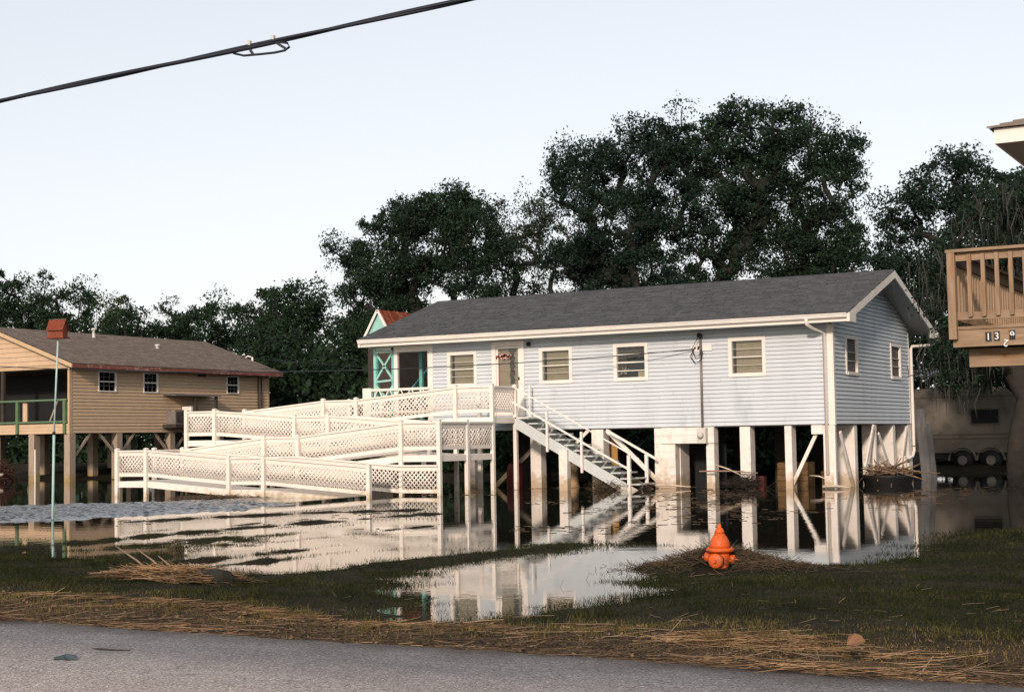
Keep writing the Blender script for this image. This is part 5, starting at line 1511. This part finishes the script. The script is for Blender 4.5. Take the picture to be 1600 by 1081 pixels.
# dead leaves and chips trodden into the verge
n = 9000
x = rng.uniform(-15.5, .8, n); y = 7.42 + np.abs(rng.normal(0, .75, n))
z = ground_z(x, y) + rng.uniform(.004, .03, n)
s_ = rng.uniform(.006, .022, n); a_ = rng.uniform(0, 6.28, n)
t1 = np.stack([np.cos(a_), np.sin(a_), rng.normal(0, .35, n)], 1); t2 = np.stack([-np.sin(a_), np.cos(a_), rng.normal(0, .35, n)], 1)
c_ = np.stack([x, y, z], 1)
V = np.stack([c_ - t1 * s_[:, None], c_ + t2 * (s_ * .6)[:, None], c_ + t1 * s_[:, None], c_ - t2 * (s_ * .6)[:, None]], 1).reshape(-1, 3)
tag(np_mesh('dead_leaves', V, (np.arange(n) * 4)[:, None] + np.array([[0, 1, 2, 3]]), pm('dead_leaf_chips', (.12, .075, .04), .85, .3, 3, island=.7)), 'dead leaves and bark chips trodden into the muddy verge', 'leaves', kind='stuff')
# taller tussocks and dry stalks left standing
n = 5200
k_ = rng.integers(0, 130, n); cx = rng.uniform(-15, .5, 130); cy = rng.uniform(7.7, 13, 130)
x = cx[k_] + rng.normal(0, .05, n); y = cy[k_] + rng.normal(0, .05, n); kp = (ground_z(x, y) > 0) & (np.hypot(x + 5.6, y - 14) > .6); x, y = x[kp], y[kp]; n = len(x)
L_ = rng.uniform(.05, .16, n)
tag(stems(n, np.stack([x, y, ground_z(x, y) + L_ * .35], 1), rng.uniform(0, 6.28, n), L_, rng.uniform(.0007, .0016, n), rng.normal(1.0, .35, n), 'tussocks', 'grass'), 'scattered taller tussocks of rough grass on the verge', 'grass', kind='stuff')
# a few weeds standing in the puddle beside the mound
n = 90
x = np.concatenate([rng.normal(-6.6, .2, 70), rng.normal(-6.3, .5, 20)]); y = np.concatenate([rng.normal(14.75, .1, 70), rng.normal(13.6, .7, 20)])
o = stems(n, np.stack([x, y, np.full(n, .03)], 1), rng.uniform(0, 6.28, n), rng.uniform(.03, .09, n), rng.uniform(.001, .002, n), rng.normal(.7, .4, n), 'weeds', 'straw_dark')
tag(o, 'thin dark weeds poking out of the puddle left of the hydrant mound', 'weeds', kind='stuff')
# ------------------------------------------------------------------ trees
def make_tree(name, label, bx, by, lobes, trunk_r, leaf, leafsize, per, seed, group=None, bark='bark', puff=.75, zfork=None, spread=.8, moss=0, wrap=None):
    """lobes: (x, z, rx, rz, n) -> clusters of leaves joined to the trunk by limbs"""
    r = np.random.default_rng(seed)
    root = thing(name, label, 'tree', (bx, by, 0), group)
    zg = float(ground_z(np.array([bx]), np.array([by]))[0])
    C = []
    for (lx, lz, lrx, lrz, n) in lobes:
        for _ in range(n):
            while True:
                u = r.uniform(-1, 1, 3)
                q = np.linalg.norm(u)
                if .25 < q < 1: break
            u *= (q ** -.25)
            if r.random() < .18: u *= r.uniform(1.1, 1.4)
            C.append((lx + u[0] * lrx, by + u[1] * max(lrx, 1.2) * spread, lz + u[2] * lrz))
    C = np.array(C)
    top = C[:, 2].max(); low = C[:, 2].min()
    zf = zfork if zfork is not None else max(1.6, low * .75 + .2)
    # skeleton nodes
    nodes = [np.array([bx, by, zg - .3])]; par = [-1]
    nt_ = 6
    for k in range(1, nt_ + 1):
        t = k / nt_
        nodes.append(np.array([bx + .25 * math.sin(t * 3 + seed) * t, by + .2 * math.cos(t * 2 + seed) * t, zg + (zf - zg) * t])); par.append(len(nodes) - 2)
    fork = len(nodes) - 1
    order = np.argsort(np.linalg.norm(C - nodes[fork], axis=1))
    ends = []
    for ci in order:
        c = C[ci]
        P = np.array(nodes[fork - 1:])
        dv = c - P; dist = np.linalg.norm(dv, axis=1) + np.clip(P[:, 2] - c[2], 0, None) * 1.2
        j = int(np.argmin(dist)) + fork - 1
        a = nodes[j]; ln = np.linalg.norm(c - a)
        ns = max(2, int(ln / .8))
        prev = j
        for s in range(1, ns + 1):
            t = s / ns
            pnt = a + (c - a) * t + np.array([0, 0, .18 * ln * t * (1 - t)]) + r.normal(0, .06, 3) * (1 if s < ns else 0) * min(ln, 1.5)
            nodes.append(pnt); par.append(prev); prev = len(nodes) - 1
        ends.append(prev)
    N = len(nodes); cnt = np.zeros(N)
    for e in ends: cnt[e] += 1
    for i in range(N - 1, 0, -1): cnt[par[i]] += cnt[i]
    rad = trunk_r * (np.maximum(cnt, .6) / max(cnt[0], 1)) ** .5
    rad = np.maximum(rad, .012)
    V = []; F = []
    nodes = np.array(nodes)
    for i in range(1, N):
        a, b = nodes[par[i]], nodes[i]; d = b - a; l = np.linalg.norm(d)
        if l < 1e-4: continue
        d /= l; ref = np.array([0, 0, 1.0]) if abs(d[2]) < .9 else np.array([1.0, 0, 0])
        s = np.cross(d, ref); s /= np.linalg.norm(s); u = np.cross(s, d)
        ra = min(rad[par[i]], rad[i] * 1.5); rb = rad[i]; ns = 8 if rad[i] > .08 else 4
        k = len(V)
        for (pp, rr) in ((a, ra), (b + d * rb * .3, rb)):
            for m in range(ns):
                t = 2 * math.pi * m / ns; V.append(pp + (s * math.cos(t) + u * math.sin(t)) * rr)
        for m in range(ns):
            m2 = (m + 1) % ns; F.append((k + m, k + m2, k + ns + m2, k + ns + m))
    np_mesh('trunk', np.array(V), np.array(F), bark, root, True)
    # leaves: puffs of small leaf-sized faces round each limb end, flattened, denser at the rim
    nC = len(C)
    M_ = nC * per
    idx = np.repeat(np.arange(nC), per)
    size = puff * r.uniform(.45, 1.4, nC)
    u = r.normal(0, 1, (M_, 3)); u /= np.linalg.norm(u, axis=1)[:, None]
    rr = r.random(M_) ** .45
    off = u * (rr * size[idx])[:, None]; off[:, 2] *= .62
    # twiggy sub-clumps
    sub = r.normal(0, 1, (nC, 9, 3)); sub /= np.linalg.norm(sub, axis=2)[:, :, None]
    sc_ = sub[idx, r.integers(0, 9, M_)] * (size[idx] * .8)[:, None]; sc_[:, 2] *= .65
    off = np.where((r.random(M_) < .62)[:, None], sc_ + r.normal(0, .17, (M_, 3)) * size[idx][:, None], off)
    c = C[idx] + off
    ls = leafsize * r.uniform(.55, 1.35, M_)
    n1 = r.normal(0, 1, (M_, 3)); n1 /= np.linalg.norm(n1, axis=1)[:, None]
    t1 = np.cross(n1, r.normal(0, 1, (M_, 3))); t1 /= np.linalg.norm(t1, axis=1)[:, None]
    t2 = np.cross(n1, t1)
    Vv = np.stack([c - t1 * ls[:, None], c + t2 * (ls * .5)[:, None], c + t1 * ls[:, None], c - t2 * (ls * .5)[:, None]], 1).reshape(-1, 3)
    Ff = (np.arange(M_) * 4)[:, None] + np.array([[0, 1, 2, 3]])
    np_mesh('crown', Vv, Ff, leaf, root)
    if moss:
        n = moss
        ii = r.integers(0, nC, n)
        p = C[ii] + r.normal(0, .35, (n, 3)) * np.array([1, 1, .4]); ln = r.uniform(.25, 1.0, n)
        w_ = r.uniform(.006, .018, n); a = r.uniform(0, np.pi, n)
        wv = np.stack([np.cos(a) * w_, np.sin(a) * w_, 0 * a], 1)
        dr = r.normal(0, .06, (n, 3)) * np.array([1, 1, 0])
        b = p + dr; b[:, 2] -= ln
        md = (p + b) / 2 + dr
        Vm = np.stack([p - wv, p + wv, md + wv * .9, md - wv * .9, b], 1).reshape(-1, 3)
        k = (np.arange(n) * 5)[:, None]
        Fm = np.stack([k + np.array([[0, 1, 2]]), k + np.array([[0, 2, 3]]), k + np.array([[3, 2, 4]])], 1).reshape(-1, 3)
        tag(np_mesh('hanging_moss', Vm, Fm, 'moss', root), kind='stuff')
    return root

BIG = [
  ('live_oak', 'spreading dark oak behind the left end of the blue roof', -33.6, 52, [(-33.0, 9.7, 2.3, 1.6, 40), (-31.0, 9.7, 1.3, 1.3, 18), (-35.3, 8.5, 1.5, 1.2, 22), (-37.1, 9.3, 0.8, 0.7, 8), (-32.4, 10.9, 1.6, 0.7, 18), (-34.3, 10.5, 1.1, 0.8, 12), (-35.8, 7.4, 1.4, 1.0, 14), (-32.7, 7.8, 2.3, 1.2, 26), (-30.1, 8.1, 1.2, 1.4, 16), (-34.2, 6.2, 2.0, .9, 10), (-31.0, 6.4, 1.6, .9, 9)], .38, 'leaf_oak', .062, 300, .68, 0),
  ('sparse_tree', 'thin see-through tree between the two big oaks', -31.5, 58, [(-31.6, 11.0, 1.4, 1.3, 14), (-30.8, 11.7, 0.9, 0.8, 7), (-32.4, 9.4, 1.3, 1.1, 14), (-30.4, 9.4, 1.3, 1.3, 14), (-33.1, 11.3, 0.6, 0.9, 5), (-31.5, 7.5, 1.8, 1.0, 14), (-29.3, 7.6, 1.2, .9, 8), (-28.4, 8.6, 1.0, .9, 6)], .22, 'leaf_pale', .058, 150, .66, 0),
  ('live_oak', 'tall oak over the middle of the blue roof, left neighbour of the tallest', -24.5, 53, [(-25.9, 11.4, 1.5, 1.5, 26), (-23.5, 12.4, 1.6, 1.1, 24), (-26.9, 12.2, 0.8, 0.8, 8), (-25.0, 9.5, 2.2, 1.6, 34), (-22.6, 10.5, 1.4, 1.8, 24), (-26.6, 8.5, 1.5, 1.0, 18), (-23.9, 7.9, 1.8, 0.9, 18), (-25.5, 6.7, 1.8, .8, 14), (-22.8, 6.6, 1.8, .8, 14), (-24.6, 8.6, 2.0, 1.0, 12)], .46, 'leaf_oak_b', .062, 300, .68, 0),
  ('live_oak', 'tallest oak rising behind the right half of the blue roof', -20.3, 54, [(-19.7, 13.0, 2.0, 1.3, 32), (-21.4, 12.7, 1.4, 1.3, 20), (-17.9, 12.1, 1.6, 1.4, 22), (-16.6, 10.7, 1.2, 1.5, 18), (-19.2, 10.7, 2.2, 1.6, 30), (-21.1, 9.6, 1.9, 1.5, 26), (-16.8, 8.7, 1.6, 1.2, 20), (-18.5, 8.1, 2.1, 1.0, 24), (-15.6, 8.1, 0.7, 1.0, 8), (-15.8, 12.1, 0.4, 0.4, 3), (-20.5, 6.5, 2.0, .8, 16), (-17.2, 6.5, 2.0, .8, 16), (-19.5, 9.2, 2.4, 1.0, 14), (-17.0, 7.4, 1.6, 1.0, 10), (-21.6, 7.2, 1.3, .8, 14)], .5, 'leaf_oak', .062, 280, .68, 0),
  ('live_oak', 'loose-crowned oak right of the blue gable, above the camper', -8.9, 50, [(-11.6, 9.3, 1.0, 1.0, 14), (-10.9, 10.1, 0.6, 0.5, 6), (-13.0, 8.7, 0.8, 0.7, 8), (-9.7, 9.2, 1.0, 1.0, 14), (-12.5, 7.2, 1.3, 1.1, 18), (-10.4, 7.3, 1.5, 1.5, 26), (-8.7, 8.2, 1.1, 1.8, 20), (-13.2, 6.2, 1.1, 1.1, 14), (-11.5, 5.7, 1.3, 1.3, 20), (-12.3, 4.4, 1.2, 1.1, 12), (-10.5, 4.2, 1.3, 1.1, 12), (-9.0, 5.4, 1.2, 1.3, 12)], .4, 'leaf_oak_b', .06, 270, .64, 120),
  ('mossy_oak', 'thick-trunked oak hung with moss behind the timber deck', -7.28, 39, [(-7.1, 6.6, 1.2, 1.2, 22), (-8.3, 5.2, 1.0, .8, 12), (-6.4, 5.2, 1.0, 1.0, 18), (-8.6, 6.0, 0.7, 0.8, 8), (-8.95, 3.7, .5, .6, 8), (-8.75, 3.0, .35, .5, 6), (-8.0, 3.6, .6, .5, 6), (-5.6, 7.2, 1.2, 1.2, 16)], .30, 'leaf_oak', .055, 230, .55, 2600),
]
for k, (nm, lab, bx, by, lb, tr_, lf, ls, per, puff, ms) in enumerate(BIG):
    lb = [(a, b, c, d, int(n * 1.5)) for a, b, c, d, n in lb]
    make_tree(nm, lab, bx, by, lb, tr_, lf, ls, per, 100 + k, 'big oaks behind the houses', puff=puff, moss=ms, bark='bark_grey' if k == 5 else 'bark')
BACK = [
  (-83.2, 72, [(-83.2, 11.5, 2.8, 2.1, 15), (-82.7, 8.6, 3.1, 2.8, 15), (-84.8, 10.5, 1.7, 1.9, 7), (-81.5, 9.9, 1.7, 1.9, 7)], 'tree above the tan gable, cut by the left edge'),
  (-80.7, 74, [(-80.7, 11.6, 2.5, 2.1, 15), (-80.2, 8.6, 2.7, 2.8, 15), (-82.0, 10.5, 1.5, 1.9, 7), (-79.2, 9.9, 1.5, 1.9, 7)], 'tree left of the birdhouse, highest of the left treeline'),
  (-72.5, 70, [(-72.6, 10.1, 1.8, 2.0, 13), (-72.1, 7.4, 2.0, 2.6, 13), (-73.5, 9.1, 1.1, 1.7, 6), (-71.5, 8.6, 1.1, 1.7, 6)], 'tree directly above the birdhouse'),
  (-74.8, 76, [(-74.8, 10.0, 2.1, 2.1, 13), (-74.3, 7.1, 2.3, 2.7, 13), (-75.9, 8.9, 1.2, 1.8, 6), (-73.6, 8.4, 1.2, 1.8, 6)], 'yellow-green tree above the tall roof vent'),
  (-64.3, 68, [(-64.3, 8.4, 1.6, 1.8, 12), (-63.9, 5.8, 1.8, 2.4, 12), (-65.1, 7.4, 1.0, 1.6, 6), (-63.4, 6.9, 1.0, 1.6, 6)], 'rounded tree above the short roof vent'),
  (-72.6, 80, [(-72.6, 9.8, 1.4, 2.1, 7), (-72.1, 6.8, 1.5, 2.8, 7), (-73.3, 8.7, 0.8, 1.9, 4), (-71.8, 8.2, 0.8, 1.8, 4)], 'thin airy tree showing sky, right of the roof vents'),
  (-63.3, 72, [(-63.2, 8.4, 1.6, 1.9, 13), (-62.8, 5.7, 1.8, 2.5, 13), (-64.1, 7.4, 1.0, 1.7, 6), (-62.3, 6.9, 1.0, 1.6, 6)], 'low dark tree at the dip of the left treeline'),
  (-64.2, 76, [(-64.2, 9.3, 1.5, 1.9, 13), (-63.7, 6.5, 1.7, 2.6, 13), (-64.9, 8.3, 0.9, 1.7, 6), (-63.3, 7.8, 0.9, 1.7, 6)], 'dark tree over the right end of the brown ridge'),
  (-56.4, 70, [(-56.3, 8.8, 1.6, 1.7, 15), (-56.0, 6.3, 1.8, 2.3, 15), (-57.2, 7.8, 1.0, 1.6, 7), (-55.5, 7.4, 1.0, 1.5, 7)], 'dark tree right of the brown roof corner'),
  (-50.5, 66, [(-50.4, 8.5, 1.7, 1.6, 17), (-50.1, 6.2, 1.9, 2.1, 17), (-51.3, 7.6, 1.0, 1.4, 8), (-49.5, 7.2, 1.0, 1.4, 8)], 'dark round tree midway between the two houses'),
  (-50.5, 72, [(-49.6, 8.3, 1.7, 1.7, 15), (-49.3, 5.9, 1.8, 2.2, 15), (-50.4, 7.4, 1.0, 1.5, 7), (-48.7, 7.0, 1.0, 1.5, 7)], 'dark tree just left of the spreading oak'),
  (-44.0, 64, [(-43.9, 6.8, 1.7, 1.5, 15), (-43.6, 4.6, 1.8, 2.0, 15), (-44.7, 6.0, 1.0, 1.3, 7), (-43.0, 5.6, 1.0, 1.3, 7)], 'dark tree beside the turquoise gable'),
  (-47.1, 60, [(-47.0, 5.4, 1.6, 1.5, 15), (-46.7, 3.3, 1.8, 2.0, 15), (-47.8, 4.6, 1.0, 1.3, 7), (-46.1, 4.3, 1.0, 1.3, 7)], 'low dark tree right of the tan house end'),
  (-45.3, 62, [(-44.0, 5.1, 1.8, 1.5, 15), (-43.7, 3.0, 2.0, 2.0, 15), (-44.9, 4.3, 1.1, 1.3, 7), (-43.0, 3.9, 1.1, 1.3, 7)], 'low dark tree behind the turquoise porch braces'),
]
for k, (bx, by, lb, lab) in enumerate(BACK):
    lf = 'leaf_yellow' if k == 3 else ('leaf_pale' if k == 5 else 'leaf_wood')
    lb = [(a, b, c * 1.1, d, int(n * 1.3)) for a, b, c, d, n in lb]
    make_tree('woodland_tree', lab, bx, by, lb, .3, lf, .10, 210 if k != 5 else 90, 300 + k, 'treeline behind the houses', puff=.95)
# the wooded edge below the crowns: one dense mass
def brush(n, xr, yf, zt, size, name, label, seed):
    r = np.random.default_rng(seed)
    x = r.uniform(*xr, n); y = yf(x) + r.normal(0, 1.6, n)
    top = zt * (.55 + .7 * vnoise(x * .45, x * 0 + 2, 51)) * (.85 + .3 * vnoise(x * 2.3, y, 52))
    z = r.random(n) ** .8 * top + .05
    c = np.stack([x, y, z], 1); ls = size * r.uniform(.5, 1.4, n)
    n1 = r.normal(0, 1, (n, 3)); n1 /= np.linalg.norm(n1, axis=1)[:, None]
    t1 = np.cross(n1, r.normal(0, 1, (n, 3))); t1 /= np.linalg.norm(t1, axis=1)[:, None]; t2 = np.cross(n1, t1)
    V = np.stack([c - t1 * ls[:, None], c + t2 * (ls * .5)[:, None], c + t1 * ls[:, None], c - t2 * (ls * .5)[:, None]], 1).reshape(-1, 3)
    tag(np_mesh(name, V, (np.arange(n) * 4)[:, None] + np.array([[0, 1, 2, 3]]), 'leaf_wood'), label, 'brush', kind='stuff')
brush(60000, (-100, -26), lambda x: 61 - (x + 60) * .06, 5.2, .2, 'brush', 'dense dark undergrowth filling the gap between the houses', 61)
brush(60000, (-40, -13.5), lambda x: 50.0 + np.clip(-(x + 30), 0, 4), 3.2, .13, 'brush', 'dense dark undergrowth behind the blue house stilts', 62)
brush(35000, (-30, 6), lambda x: 61 + x * 0, 6.0, .17, 'brush', 'dark undergrowth behind the camper', 63)
